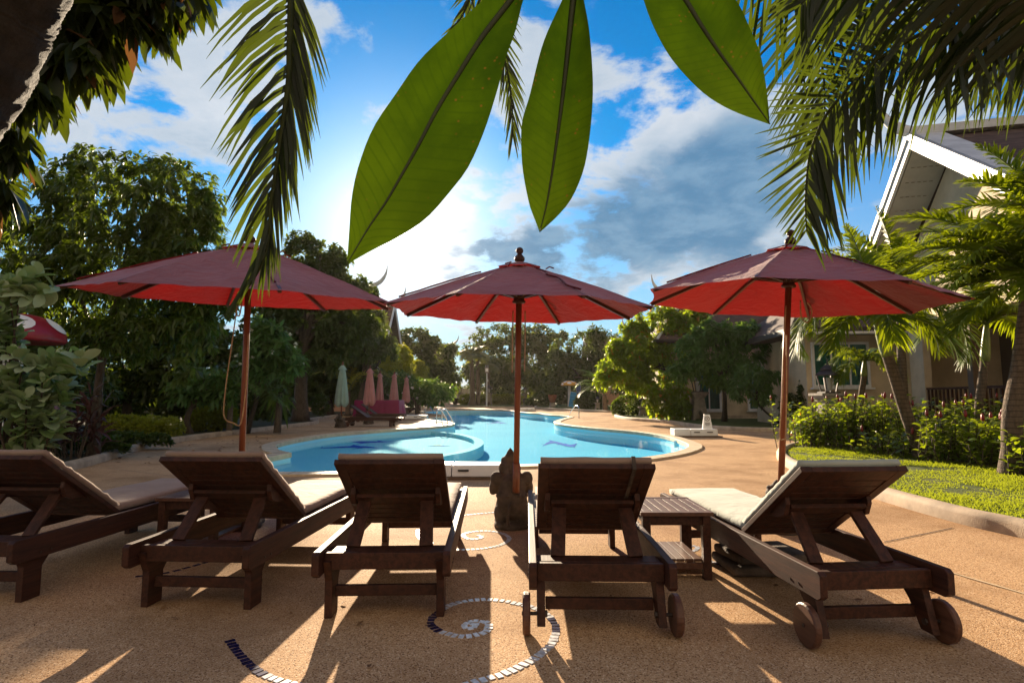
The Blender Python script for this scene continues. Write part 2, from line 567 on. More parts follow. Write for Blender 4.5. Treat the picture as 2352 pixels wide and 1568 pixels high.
def water_mat():
    m, t = new_mat('water')
    tc = t.n('ShaderNodeTexCoord').outputs['Object']
    n1 = t.n('ShaderNodeTexNoise', {'Vector': t.n('ShaderNodeMapping', {'Vector': tc, 'Scale': (1.0, .8, 1)}).outputs[0], 'Scale': 2.6, 'Detail': 3.0, 'Roughness': .55, 'Distortion': .3}).outputs[0]
    n2 = t.n('ShaderNodeTexNoise', {'Vector': tc, 'Scale': .5, 'Detail': 2.0}).outputs[0]
    hgt = t.math('ADD', t.math('MULTIPLY', n1, .35), n2)
    bm = t.n('ShaderNodeBump', {'Strength': .10, 'Distance': .05, 'Height': hgt}).outputs[0]
    fr = t.n('ShaderNodeFresnel', {'IOR': 1.33, 'Normal': bm}).outputs[0]
    gl = t.n('ShaderNodeBsdfGlossy', {'Color': (1, 1, 1, 1), 'Roughness': .015, 'Normal': bm})
    tr = t.n('ShaderNodeBsdfTransparent', {'Color': (.83, .97, .99, 1)})
    mx = t.n('ShaderNodeMixShader', {0: t.math('MULTIPLY', t.math('MULTIPLY', fr, .30), t.math('SUBTRACT', 1.0, t.n('ShaderNodeNewGeometry').outputs['Backfacing'])), 1: tr.outputs[0], 2: gl.outputs[0]})
    t.n('ShaderNodeOutputMaterial', {0: mx.outputs[0]})
    return m

def pool_mat(name, c1, c2, k=9.0):
    m, t = new_mat(name)
    tc = t.n('ShaderNodeTexCoord').outputs['Object']
    br = t.n('ShaderNodeTexVoronoi', {'Vector': tc, 'Scale': 3.2, 'Randomness': 1.0}, feature='DISTANCE_TO_EDGE').outputs[0]
    nz = t.n('ShaderNodeTexNoise', {'Vector': tc, 'Scale': .35, 'Detail': 3.0}).outputs[0]
    c = t.mix(t.ramp(nz, .35, .65), c1, c2)
    p = t.n('ShaderNodeBsdfPrincipled', {'Base Color': c, 'Roughness': .9, 'Specular IOR Level': .05})
    t.n('ShaderNodeOutputMaterial', {0: p.outputs[0]})
    return m

def bigleaf_mat(name):
    """thin leathery leaf: pale veins, brown specks, light shining through"""
    m, t = new_mat(name)
    uv = t.n('ShaderNodeUVMap', uv_map='UVMap').outputs[0]
    sp = t.n('ShaderNodeSeparateXYZ', {0: uv})
    across = t.math('ABSOLUTE', t.math('SUBTRACT', sp.outputs[0], .5))
    vein = t.math('SINE', t.math('MULTIPLY', t.math('SUBTRACT', sp.outputs[1], t.math('MULTIPLY', across, -.16)), 190.0))
    tc = t.n('ShaderNodeTexCoord').outputs['Object']
    nz = t.n('ShaderNodeTexNoise', {'Vector': tc, 'Scale': 9.0, 'Detail': 7.0, 'Roughness': .65}).outputs[0]
    sk = t.n('ShaderNodeTexVoronoi', {'Vector': tc, 'Scale': 85.0}).outputs['Distance']
    gate = t.n('ShaderNodeTexNoise', {'Vector': tc, 'Scale': 14.0, 'Detail': 2.0}).outputs[0]
    speck = t.math('MULTIPLY', t.ramp(sk, .22, .08), t.ramp(gate, .48, .60))
    tcol = t.mix(t.ramp(nz, .3, .7), (.024, .046, .001), (.011, .025, .001))
    tcol = t.mix(t.math('MULTIPLY', t.ramp(across, .20, .02), .55), tcol, (.008, .020, .001))
    tcol = t.mix(t.math('MULTIPLY', t.ramp(sp.outputs[1], .45, .95), .5), tcol, (.042, .066, .002))
    tcol = t.mix(t.math('MULTIPLY', t.ramp(vein, .70, 1.0), .42), tcol, (.014, .030, .001))
    tcol = t.mix(t.math('MULTIPLY', speck, .75), tcol, (.075, .035, .006))
    col = t.mix(t.ramp(nz, .3, .7), (.012, .026, .002), (.008, .019, .002))
    p = t.n('ShaderNodeBsdfPrincipled', {'Base Color': col, 'Roughness': .65, 'Specular IOR Level': .05})
    tl = t.n('ShaderNodeBsdfTranslucent', {'Color': tcol})
    mx = t.n('ShaderNodeMixShader', {0: .6, 1: p.outputs[0], 2: tl.outputs[0]})
    t.n('ShaderNodeOutputMaterial', {0: mx.outputs[0]})
    return m

M_DECK = deck_mat()
M_SOIL = ground_mat('soil', (.045, .05, .015), (.06, .045, .025), (.03, .05, .01), 1.6)
M_TERR = ground_mat('terrain', (.05, .06, .02), (.07, .055, .03), (.03, .05, .012), .5)
M_LAWN = ground_mat('lawn_soil', (.075, .10, .02), (.11, .12, .03), (.05, .08, .012), 2.2)
M_KERB = plain('kerb_stone', (.42, .32, .22), .8, .3, 4.0, .35, 90.)
M_COPE = plain('coping_stone', (.62, .47, .29), .6, .2, 6.0, .2, 80.)
M_POOLW = pool_mat('pool_wall', (.46, .86, .98), (.52, .88, .98))
M_POOLF = pool_mat('pool_floor', (.045, .46, .76), (.06, .50, .79))
M_POOLS = pool_mat('pool_shallow', (.20, .64, .82), (.24, .67, .84))
M_POOLR = pool_mat('pool_rim', (.32, .76, .89), (.38, .78, .90))
M_BLUE = plain('mosaic_blue', (.004, .10, .62), .9, .3, spec=.05)
M_YEL = plain('mosaic_yellow', (.65, .55, .05), .9, .2, spec=.05)
M_NAVY = plain('tile_navy', (.014, .014, .07), .25, .6, 30.)
M_WTILE = plain('tile_white', (.62, .64, .70), .3, .4, 30.)
M_WATER = water_mat()
M_WOOD = wood_mat('lounger_wood', (.026, .0092, .0052), (.088, .029, .015), .55, 'Y', .02)
M_WOODT = wood_mat('table_wood', (.075, .030, .018), (.14, .062, .036), .45)
M_POLE = wood_mat('pole_wood', (.16, .042, .018), (.24, .075, .03), .4, 'Z')
M_RIB = wood_mat('rib_wood', (.05, .022, .012), (.085, .036, .02), .45, 'X')
M_CUSH = cloth('cushion_beige', (.33, .225, .17), None, 0, .85, .2)
M_CUSHG = cloth('cushion_grey', (.40, .43, .38), None, 0, .85, .2)
M_CANO = cloth('canopy_red', (.20, .050, .056), (.46, .010, .009), .28, .7, .22)
def parasol_cloth():
    m, t = new_mat('parasol_cloth')
    tc = t.n('ShaderNodeTexCoord').outputs['Object']
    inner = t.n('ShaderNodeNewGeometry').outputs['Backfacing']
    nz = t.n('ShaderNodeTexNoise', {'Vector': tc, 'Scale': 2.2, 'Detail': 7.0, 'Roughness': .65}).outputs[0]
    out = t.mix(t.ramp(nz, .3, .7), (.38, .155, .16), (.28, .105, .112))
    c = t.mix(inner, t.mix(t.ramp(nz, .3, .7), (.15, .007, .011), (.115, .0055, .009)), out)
    wv = t.n('ShaderNodeTexNoise', {'Vector': tc, 'Scale': 6.0, 'Detail': 5.0, 'Distortion': 1.6}).outputs[0]
    bm = t.n('ShaderNodeBump', {'Strength': .6, 'Distance': .04, 'Height': wv}).outputs[0]
    p = t.n('ShaderNodeBsdfPrincipled', {'Base Color': c, 'Roughness': .7, 'Normal': bm, 'Specular IOR Level': .2})
    p.inputs['Sheen Weight'].default_value = .2
    tl = t.n('ShaderNodeBsdfTranslucent', {'Color': (.29, .008, .008, 1)})
    mx = t.n('ShaderNodeMixShader', {0: .26, 1: p.outputs[0], 2: tl.outputs[0]})
    t.n('ShaderNodeOutputMaterial', {0: mx.outputs[0]})
    return m
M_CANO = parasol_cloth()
M_PINK = cloth('canopy_pink', (.52, .23, .22), (.55, .2, .18), .2, .8, .3)
M_GREENC = cloth('canopy_green', (.33, .43, .36), (.3, .42, .34), .2, .8, .3)
M_MAG = cloth('magenta_cloth', (.30, .015, .10), (.4, .02, .14), .12, .7, .3)
M_ROPE = plain('rope', (.42, .27, .14), .8, .3, 40., .4, 120.)
M_STATUE = plain('statue_stone', (.085, .062, .044), .85, .5, 9.0, .9, 55.)
M_STONE = plain('pillar_stone', (.27, .235, .19), .85, .3, 5.0, .5, 60.)
M_IRON = plain('lantern_metal', (.035, .022, .018), .5, .4, 20.)
M_STEEL = plain('steel', (.72, .72, .72), .18, .05, 10., 0, 60., 1.0)
M_WHITE = plain('white_plastic', (.80, .80, .79), .4, .06, 3.0)
M_DARK = plain('dark_slot', (.02, .02, .022), .6, .1)
M_WALL = plain('cream_wall', (.52, .41, .27), .85, .25, .9, .15, 120.)
M_WALL2 = plain('terracotta_wall', (.50, .27, .17), .85, .12, 1.2, .15, 120.)
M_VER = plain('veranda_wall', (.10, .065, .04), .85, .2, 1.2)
M_TRIM = plain('white_trim', (.60, .61, .62), .5, .2, 2.0)
M_SOFF = plain('soffit', (.40, .385, .35), .7, .1, 2.0)
M_ROOF = roof_mat('roof_tile', (.115, .078, .068), (.078, .052, .046))
M_FASC = plain('fascia', (.035, .028, .024), .6, .2)
M_CURT = plain('teal_curtain', (.03, .22, .20), .8, .6, 14., 0, 60., 0, .3, None, .2, (14, 14, .3))
M_BARK = bark_mat('bark', (.10, .072, .05), (.045, .032, .022))
M_BARKD = bark_mat('dark_bark', (.030, .024, .018), (.010, .008, .006))
M_PALMB = bark_mat('palm_bark', (.19, .135, .095), (.10, .07, .048), 13.0)
M_SHAFT = plain('crownshaft', (.20, .24, .06), .45, .35, 3.0)
M_CLAY = plain('clay_pot', (.28, .10, .05), .7, .3, 6.0)
M_CAPY = plain('cap_yellow', (.72, .38, .06), .4, .12, 3.0)
M_CAPR = plain('cap_red', (.30, .018, .03), .35, .2, 3.0)
M_SIGNB = plain('sign_blue', (.02, .28, .62), .4, .1, 2.0)
M_SIGND = plain('sign_navy', (.05, .07, .26), .4, .1, 2.0)
M_SIGNT = plain('sign_text', (.01, .10, .32), .5, .1)
M_SKIN = plain('skin', (.28, .15, .09), .6, .1)
M_SHIRT = plain('shirt', (.6, .6, .62), .8, .15, 9.)
M_TROU = plain('trousers', (.03, .03, .05), .8, .2)
M_HAIR = plain('hair', (.015, .012, .01), .5, .2)
M_GOLD = plain('shrine_gold', (.55, .36, .10), .45, .3, 9.)
M_FLOWW = plain('petal_white', (.80, .76, .62), .6, .1)
M_FLOWR = plain('cone_red', (.22, .006, .008), .4, .3)
M_FLOWP = plain('petal_violet', (.30, .22, .38), .6, .2)
M_FLOWK = plain('petal_pink', (.70, .30, .28), .6, .2)
M_BOARD = plain('brown_board', (.14, .085, .05), .6, .3, 5.)

L_MANGO = leafmat('leaf_mango', (.036, .066, .009), (.075, .105, .013), (.20, .28, .012), .43, .42)
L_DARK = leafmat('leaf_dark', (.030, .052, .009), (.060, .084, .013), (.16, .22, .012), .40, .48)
L_MID = leafmat('leaf_mid', (.040, .080, .012), (.075, .115, .018), (.24, .34, .015), .45, .42)
L_BRIGHT = leafmat('leaf_bright', (.075, .13, .014), (.12, .17, .02), (.50, .64, .02), .52, .38, old=(.4, .17, .02))
L_FRANGI = leafmat('leaf_frangi', (.045, .105, .026), (.085, .155, .04), (.24, .40, .035), .38, .5, .3)
L_FAR = leafmat('leaf_far', (.035, .062, .014), (.06, .09, .018), (.22, .28, .025), .42, .5)
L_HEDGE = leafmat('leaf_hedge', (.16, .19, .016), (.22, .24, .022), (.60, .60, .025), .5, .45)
L_GREY = leafmat('leaf_grey', (.20, .33, .12), (.46, .54, .36), (.26, .40, .05), .3, .45, .4)
L_PALM = leafmat('leaf_palm', (.05, .10, .008), (.09, .14, .010), (.44, .52, .008), .45, .5, .2)
L_FROND = leafmat('leaf_frond', (.007, .016, .003), (.015, .026, .004), (.075, .105, .004), .42, .4)
L_FOXT = leafmat('leaf_foxtail', (.06, .085, .02), (.10, .12, .026), (.38, .38, .03), .4, .45)
L_COSTUS = leafmat('leaf_costus', (.05, .09, .012), (.10, .15, .016), (.42, .52, .015), .45, .3)
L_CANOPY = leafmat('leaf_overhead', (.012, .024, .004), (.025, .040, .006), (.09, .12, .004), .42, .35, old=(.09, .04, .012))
L_GRASS = leafmat('leaf_grass', (.09, .13, .014), (.15, .18, .022), (.40, .46, .02), .42, .5)
L_RED = leafmat('leaf_red', (.06, .022, .02), (.10, .04, .03), (.16, .05, .03), .35, .4)
M_BIGL = bigleaf_mat('big_leaf')
M_RACH = plain('rachis', (.14, .17, .035), .5, .3, 9.)
M_RACHF = plain('rachis_dark', (.035, .045, .012), .7, .3, 9., spec=.15)
M_RACHD = plain('midrib_dark', (.03, .04, .008), .6, .3, 9.)
# ------------------------------------------------------------------ pool, deck, beds
def offset(ring, d, closed=True):
    n = len(ring)
    ar = sum(ring[i].x * ring[(i + 1) % n].y - ring[(i + 1) % n].x * ring[i].y for i in range(n)) if closed else 1
    s = 1 if ar > 0 else -1
    out = []
    for i in range(n):
        a = ring[(i - 1) % n] if closed or i else ring[i]
        b = ring[(i + 1) % n] if closed or i < n - 1 else ring[i]
        t = (b - a); t.z = 0
        t = t.normalized() if t.length > 1e-9 else Vector((1, 0, 0))
        out.append(ring[i] + Vector((t.y, -t.x, 0)) * d * s)
    return out

def sweep(name, ring, prof, m, closed=True, parent=None, kind='structure'):
    """profile points (outward offset, z) swept along a ground line"""
    n, k = len(ring), len(prof)
    rows = [offset(ring, p[0], closed) for p in prof]
    vs = [(rows[j][i].x, rows[j][i].y, prof[j][1]) for i in range(n) for j in range(k)]
    fs = []
    for i in range(n if closed else n - 1):
        i2 = (i + 1) % n
        for j in range(k - 1):
            fs.append((i * k + j, i2 * k + j, i2 * k + j + 1, i * k + j + 1))
    if not closed:
        fs += [list(range(k)), [(n - 1) * k + j for j in range(k)][::-1]]
    me = bpy.data.meshes.new(name)
    me.from_pydata(vs, [], fs)
    me.update()
    bm = bmesh.new(); bm.from_mesh(me); bmesh.ops.recalc_face_normals(bm, faces=bm.faces); bm.to_mesh(me); bm.free()
    o = link_mesh(name, me, m, parent, smooth=(name == 'kerb'))
    if parent is None and kind: o['kind'] = kind
    return o

pool_px = [(670, 1043), (645, 1037), (636, 1030), (642, 1021), (696, 1009), (784, 996.5), (931, 985.5), (1010, 980), (1040, 976.5), (1044, 972.6),
           (1030, 969), (1000, 966.5), (985, 963.5), (1000, 960), (1022, 957.5), (1024, 955.2), (1008, 952), (985, 949.5), (975, 946.5), (984, 943.8), (1025, 941.8), (1103, 941.2),
           (1162, 942.5), (1184, 945), (1212, 948.5), (1240, 950.2), (1262, 953.2), (1290, 955.2), (1306, 957.8), (1284, 964), (1272, 970.5),
           (1295, 976.6), (1357, 984), (1454, 992.5), (1527, 1003.5), (1571, 1018), (1581, 1026), (1571, 1034), (1520, 1047), (1406, 1061), (1280, 1067.5), (1140, 1072)]
ring = catmull([G(*p) for p in pool_px], 5)
ring += [G(960, 1080), G(775, 1087), G(640, 1088), G(600, 1085), G(585, 1068), G(610, 1055)]
POOL = [Vector((p.x, p.y, 0)) for p in ring]
hole = [(p.x, p.y) for p in offset(POOL, .16)]

flat('terrain', [[(-400, -60), (400, -60), (400, 700), (-400, 700)], hole], -.006, M_TERR)
deck = flat('pool_deck', [[(-16, -9), (24, -9), (24, 96), (-16, 96)], hole], 0.0, M_DECK)
coping = sweep('pool_coping', POOL, [(.03, -.06), (0, -.06), (0, .028), (.012, .036), (.30, .036), (.31, .028), (.31, -.02)], M_COPE)
sweep('pool_wall', POOL, [(.02, -.02), (.02, -.95)], M_POOLW)
flat('pool_floor', [[(p.x, p.y) for p in offset(POOL, .1)]], -.44, M_POOLF)
water = flat('pool_water', [[(p.x, p.y) for p in offset(POOL, .015)]], -.10, M_WATER)

# mortar joints between the coping stones
mb = MB()
oi, oo = offset(POOL, .004), offset(POOL, .298)
acc, nxt = 0.0, .2
for i in range(len(POOL)):
    L_ = (POOL[(i + 1) % len(POOL)] - POOL[i]).length
    while nxt < acc + L_:
        k_ = (nxt - acc) / L_
        a, b = oi[i].lerp(oi[(i + 1) % len(oi)], k_), oo[i].lerp(oo[(i + 1) % len(oo)], k_)
        mb.bar((a.x, a.y, .0362), (b.x, b.y, .0362), .010, .003, (0, 0, 1)) if False else mb.bar((a.x, a.y, .0362), (b.x, b.y, .0362), .003, .011, (0, 0, 1))
        nxt += .42
    acc += L_
mb.build('joint', M_BOARD, coping)

# shallow children's pool behind a curved underwater wall
arc = catmull([G(u, v, -.2) for u, v in [(900, 989), (960, 992), (1011, 993.6), (1063, 999.5), (1099, 1009), (1111, 1019), (1103, 1029.5), (1077, 1040.5), (1040, 1048), (960, 1064), (880, 1079)]], 6)
arc = [Vector((p.x, p.y, 0)) for p in arc]
west = [G(780, 1090), G(640, 1092), G(580, 1088), G(560, 1060), G(615, 1040), G(605, 1020), G(690, 1004), G(790, 992)]
flat('shallow_floor', [[(p.x, p.y) for p in arc + west]], -.28, M_POOLS)
sweep('shallow_rim', arc, [(0, -.8), (0, -.155), (.26, -.155), (.26, -.8)], M_POOLR, closed=False)
st = MB()
for i, (du, z) in enumerate(((0, -.16), (24, -.24))):
    a, b, c, d_ = G(600 + du * 0, 1056), G(668 + du, 1044 + i * 4), G(700 + du * 1.5, 1060 + i * 7), G(640 + du, 1083 + i * 2)
    st.prism([(p.x, p.y) for p in (a, b, c, d_)], 2, -.7, z)
st.build('pool_steps', M_POOLS)['kind'] = 'structure'

def fish(name, u, v, lu, z, curve, m, mirror=1, deep=2.2):
    """leaping sea creature laid in mosaic on the pool floor: tapered curved body with tail and fins"""
    a, b = G(u, v, z), G(u + lu, v, z)
    L = (b - a).length
    ax = (b - a).normalized(); ay = Vector((-ax.y, ax.x, 0)) * mirror
    top, bot = [], []
    for i in range(17):
        t = i / 16
        wd = L * .085 * math.sin(math.pi * min(1, t * .93 + .07)) ** .8
        mid = a + ax * L * t + ay * curve * L * math.sin(math.pi * t)
        top.append(mid + ay * wd); bot.append(mid - ay * wd)
    mb = MB()
    mb.add(top + bot[::-1], [list(range(34))])
    t0 = a
    mb.add([t0, t0 - ax * L * .10 + ay * L * .16, t0 - ax * L * .03, t0 - ax * L * .12 - ay * L * .12], [(0, 1, 2, 3)])
    m8, m6 = top[8], top[6]
    mb.add([m6, top[9], m6 - ax * L * .02 + ay * L * .13], [(0, 1, 2)])
    mb.add([bot[10], bot[12], bot[10] - ax * L * .06 - ay * L * .12], [(0, 1, 2)])
    o = mb.build(name, m)
    for p in o.data.vertices:
        p.co.z = z + .006
        p.co.y = a.y + (p.co.y - a.y) * deep
    o['kind'] = 'structure'
    return o
fish('pool_mosaic', 740, 1029, 130, -.28, .12, M_BLUE)
fish('pool_mosaic', 800, 1013, 110, -.28, .12, M_BLUE, -1)
fish('pool_mosaic', 985, 1024, 50, -.28, .05, M_BLUE)
fish('pool_mosaic', 995, 1023, 22, -.277, .05, M_YEL)
fish('pool_mosaic', 1250, 1022, 55, -.44, .22, M_BLUE, deep=7.0)
fish('pool_mosaic', 1280, 1018, 45, -.437, -.2, M_BLUE, deep=7.0)
fish('pool_mosaic', 1120, 973, 46, -.44, .2, M_BLUE, deep=7.0)
fish('pool_mosaic', 1075, 953.5, 60, -.44, .2, M_NAVY, deep=7.0)

# kerbs and planting beds
KP = [(0, -.02), (0, .09), (-.02, .125), (-.06, .14), (-.11, .14), (-.15, .125), (-.17, .09), (-.17, -.02)]
def bed(name, px, closing, m, z=.07, n=6, kerb=True, pts=None):
    line = [Vector((p.x, p.y, 0)) for p in catmull(pts or [G(*p) for p in px], n)]
    poly = [(p.x, p.y) for p in line] + closing
    flat(name, [poly], z, m)
    if kerb:
        # kerb runs just inside the bed edge
        ar = sum(poly[i][0] * poly[(i + 1) % len(poly)][1] - poly[(i + 1) % len(poly)][0] * poly[i][1] for i in range(len(poly)))
        s = 1 if ar > 0 else -1
        sweep('kerb', line, [(p[0] * s, p[1]) for p in KP], M_KERB, closed=False)
    return poly

left_line = [Vector((-7.6, -3, 0)), Vector((-7.3, 2.5, 0)), G(-60, 1140), G(120, 1092)] + [G(*p) for p in [(220, 1066), (311, 1037), (375, 1022), (440, 1011), (553, 996.5), (640, 985.5), (714, 976.5), (732, 973), (728, 969.5), (712, 967), (770, 958), (850, 945), (953, 937), (990, 934)]]
bed('left_bed', None, [(-16, 130), (-70, 130), (-70, -3)], M_SOIL, pts=left_line)
bed('island_bed', [(1040, 931), (1034, 933.2), (1060, 935.2), (1182, 936.3), (1224, 933.2), (1218, 930)], [(4.5, 84), (-6, 84)], M_LAWN)
bed('far_bed', [(1234, 931), (1228, 937), (1262, 939.8), (1352, 944.8), (1427, 948.5), (1470, 949)], [(26, 46), (34, 110), (5.6, 110)], M_LAWN)
bed('right_bed', [(1470, 950.5), (1428, 952.5), (1411, 957), (1442, 964.4), (1528, 971.7), (1601, 982.7), (1700, 989.5), (1794, 992.5), (1850, 996), (2050, 1003), (2420, 1012)], [(40, 15), (40, 36), (20, 38)], M_LAWN)
lawn_px = [(2480, 1022), (2250, 1028), (2000, 1020), (1876, 1013), (1818, 1029), (1790, 1040), (1786, 1056), (1830, 1085), (1999, 1142), (2191, 1199), (2352, 1237), (2700, 1330)]
LAWN = bed('lawn', lawn_px, [(14, 4.5), (14, 14)], M_LAWN, z=.09)

# joints in the deck, mosaic spirals set in it
def r1(x, y): return (x * .3777, 976.2 + .3777 * y)
def r2(x, y): return (689.1 + .37755 * x, 976.2 + .37755 * y)
def r3(x, y): return (1493 + .3776 * x, 976.2 + .3776 * y)
def strip(name, a, b, wd, m, z=.004):
    t = (b - a).normalized(); s = Vector((-t.y, t.x, 0)) * wd / 2
    me = bpy.data.meshes.new(name)
    me.from_pydata([(p.x, p.y, z) for p in (a - s, b - s, b + s, a + s)], [], [(0, 1, 2, 3)])
    me.update()
    return link_mesh(name, me, m, deck)
strip('deck_joint', G(*r3(1425, 712)), G(*r3(1840, 626)), .012, M_DARK)
strip('deck_joint', G(*r3(1730, 868)), G(*r3(2500, 1090)), .02, M_COPE)
strip('deck_joint', G(400, 1094), G(250, 1075), .01, M_BOARD)

def swirl(px, pitch, size, navy, close=False):
    mw, mn = MB(), MB()
    line = catmull([G(*p) for p in px], 10)
    rngs = random.Random(len(px))
    acc, nxt = 0.0, 0.0
    tot = sum((line[i + 1] - line[i]).length for i in range(len(line) - 1))
    for i in range(len(line) - 1):
        a, b = line[i], line[i + 1]
        L = (b - a).length
        while nxt <= acc + L and L > 0:
            p = a.lerp(b, (nxt - acc) / L)
            t = (b - a).normalized()
            ang = math.atan2(t.y, t.x) + rngs.uniform(-.12, .12)
            rot = Matrix.Rotation(ang, 3, 'Z')
            f = nxt / tot
            dk = any(lo <= f <= hi for lo, hi in navy)
            (mn if dk else mw).box((p.x + rngs.uniform(-.002, .002), p.y + rngs.uniform(-.002, .002), .0), (size[0] * rngs.uniform(.86, 1.05), size[1] * rngs.uniform(1.1, 1.4), .006), rot @ Matrix.Rotation(rngs.uniform(-.02, .02), 3, 'X'))
            nxt += pitch
        acc += L
    for mb, m in ((mw, M_WTILE), (mn, M_NAVY)):
        if mb.v: mb.build('mosaic_swirl', m, deck)
swirl([(527, 1472), (560, 1513), (600, 1545), (660, 1568), (800, 1600), (950, 1604)] + [r2(*p) for p in [(1070, 1560), (1240, 1510), (1390, 1440), (1490, 1370), (1540, 1310), (1557, 1240), (1530, 1180), (1460, 1125), (1300, 1080), (1130, 1060), (960, 1080), (850, 1130), (795, 1195), (830, 1240), (940, 1280), (1040, 1282), (1130, 1255), (1150, 1212), (1110, 1190)]], .036, (.026, .032), [(.0, .12), (.545, .60), (.80, .885)])
swirl([r2(*p) for p in [(1105, 1194), (1062, 1190), (1030, 1196), (1000, 1214), (1012, 1236), (1060, 1228), (1068, 1206), (1048, 1214)]], .03, (.026, .026), [])
swirl([r2(*p) for p in [(880, 752), (980, 757), (1100, 752), (1220, 728), (1272, 690), (1230, 657), (1130, 643), (1040, 650), (990, 668), (1030, 692), (1090, 690), (1105, 676), (1070, 668)]], .036, (.026, .03), [])
swirl([r2(*p) for p in [(720, 640), (722, 668), (740, 694), (800, 720)]], .036, (.026, .03), [])
swirl([r2(*p) for p in [(1000, 548), (1060, 541), (1200, 528), (1330, 512)]], .038, (.026, .03), [])
swirl([r1(*p) for p in [(850, 918), (1000, 900), (1130, 868), (1260, 832), (1390, 800)]], .07, (.05, .02), [(0, 1)])
swirl([r3(*p) for p in [(330, 800), (390, 835), (470, 864), (560, 878), (650, 884)]], .045, (.03, .026), [(.3, 1)])
swirl([r3(*p) for p in [(240, 730), (290, 742), (270, 765), (240, 760)]], .035, (.026, .026), [])
swirl([r3(*p) for p in [(505, 770), (520, 757), (560, 752), (620, 800), (540, 785)]], .035, (.026, .026), [(0, .3)])
# ------------------------------------------------------------------ sun loungers
LL, LW = 2.16, .70
def make_lounger(label, wheels, cushion, group, strap=False):
    t = thing('sun_lounger', (0, 0, 0), label, 'sun lounger', group)
    hw = LW / 2
    for s in (-1, 1):
        mb = MB()
        x0, x1 = (hw - .038, hw) if s > 0 else (-hw, -hw + .038)
        mb.prism([(0, .25), (.025, .232), (LL - .02, .232), (LL, .25), (LL, .345), (LL - .02, .36), (.02, .36), (0, .345)], 0, x0, x1)
        mb.build('side_rail', M_WOOD, t, bevel=.004)
        # legs: shaped boards bolted inside the rails
        xi = s * (hw - .038 - .021)
        mb = MB()
        if wheels:
            mb.prism([(.13, .30), (.32, .30), (.20, .17), (.135, .05), (.06, .05), (.09, .16)], 0, xi - .02, xi + .02)
        else:
            mb.prism([(.06, .30), (.34, .30), (.235, .17), (.235, .0), (.115, .0), (.115, .19)], 0, xi - .02, xi + .02)
        mb.build('leg', M_WOOD, t, bevel=.003)
        mb = MB()
        mb.prism([(1.62, .30), (1.88, .30), (1.79, .2), (1.79, .0), (1.68, .0), (1.68, .2)], 0, xi - .02, xi + .02)
        mb.build('leg', M_WOOD, t, bevel=.003)
        for (by, bz) in ((.175, .262), (.245, .262)):
            mb = MB(); mb.tube([(s * (hw - .002), by, bz), (s * (hw + .004), by, bz)], .006, 8); mb.build('bolt', M_IRON, t)
        if wheels:
            mb = MB()
            c = Vector((s * (hw + .012), .10, .098))
            pr = [(.03, -.019), (.09, -.019), (.098, -.012), (.098, .012), (.09, .019), (.03, .019)]
            vs, n = [], 28
            mb2 = MB(Matrix.Translation(c) @ Matrix.Rotation(math.pi / 2, 4, 'Y'))
            mb2.lathe([(.001, -.018)] + pr[1:5] + [(.001, .018)], n=n)
            wh = mb2.build('wheel', M_WOODT, t, bevel=.002)
            ax = MB()
            ax.tube([(s * (hw - .075), .10, .098), (s * (hw + .035), .10, .098)], .009, 8)
            ax.tube([(s * (hw - .09), .10, .098), (s * (hw - .075), .10, .098)], .016, 6)
            ax.build('axle', M_IRON, wh)
    inner = LW - .08
    mb = MB(); mb.box((0, .105, .295), (inner, .035, .085)); mb.build('end_rail', M_WOOD, t, bevel=.004)
    mb = MB(); mb.box((0, LL - .03, .295), (inner, .035, .085)); mb.build('end_rail', M_WOOD, t, bevel=.004)
    mb = MB(); mb.box((0, .225, .315), (inner, .11, .022)); mb.build('prop_ledge', M_WOOD, t, bevel=.003)
    for y in (.17, 1.735):
        mb = MB(); mb.box((0, y, .125), (inner - .085, .03, .055)); mb.build('stretcher', M_WOOD, t, bevel=.003)
    # seat slats
    mb = MB()
    n = 22
    for i in range(n):
        y = .86 + i * (LL - .13 - .86) / (n - 1)
        mb.box((0, y, .338), (inner, .044, .018))
    mb.build('seat_slats', M_WOODT, t)
    # backrest rising from the hinge towards the head end
    b0, b1 = Vector((0, .83, .352)), Vector((0, .185, .795))
    a = (b1 - b0); bl = a.length; a.normalize()
    nrm = Vector((0, a.z, -a.y))          # towards the sitter
    if nrm.y < 0: nrm = -nrm
    rot = Matrix((Vector((1, 0, 0)), a, Vector((1, 0, 0)).cross(a))).transposed()
    M4 = Matrix.Translation(b0) @ rot.to_4x4()
    bw = .60
    mb = MB(M4)
    for s in (-1, 1): mb.box((s * (bw / 2 - .03), bl / 2, 0), (.06, bl, .03))
    mb.box((0, bl - .05, .001), (bw - .12, .10, .028))
    mb.box((0, .03, .001), (bw - .12, .06, .028))
    for i in range(9):
        mb.box((0, .095 + i * (bl - .24) / 8, .002), (bw - .12, (bl - .24) / 8 - .006, .018))
    bk = mb.build('backrest', M_WOOD, t, bevel=.003)
    # prop frame under the backrest
    sgn = 1 if (rot @ Vector((0, 0, 1))).dot(nrm) < 0 else -1   # local z pointing away from the sitter
    for s in (-1, 1):
        mb = MB(M4)
        pts = [(.27, .015 * sgn), (.50, .015 * sgn), (.485, .05 * sgn), (.43, .085 * sgn), (.37, .07 * sgn), (.31, .035 * sgn)]
        mb.prism(pts, 0, s * .245 - .014, s * .245 + .014)
        mb.build('hinge_bracket', M_WOOD, t, bevel=.003)
    top = b0 + a * .44 - nrm * .055
    mb = MB()
    mb.bar(top + Vector((-.225, 0, 0)), top + Vector((.225, 0, 0)), .075, .022, a)
    for s in (-1, 1):
        mb.bar(top + Vector((s * .18, 0, -.02)), Vector((s * .20, .245, .328)), .075, .022, (1, 0, 0))
    mb.build('prop_frame', M_WOOD, t, bevel=.003)
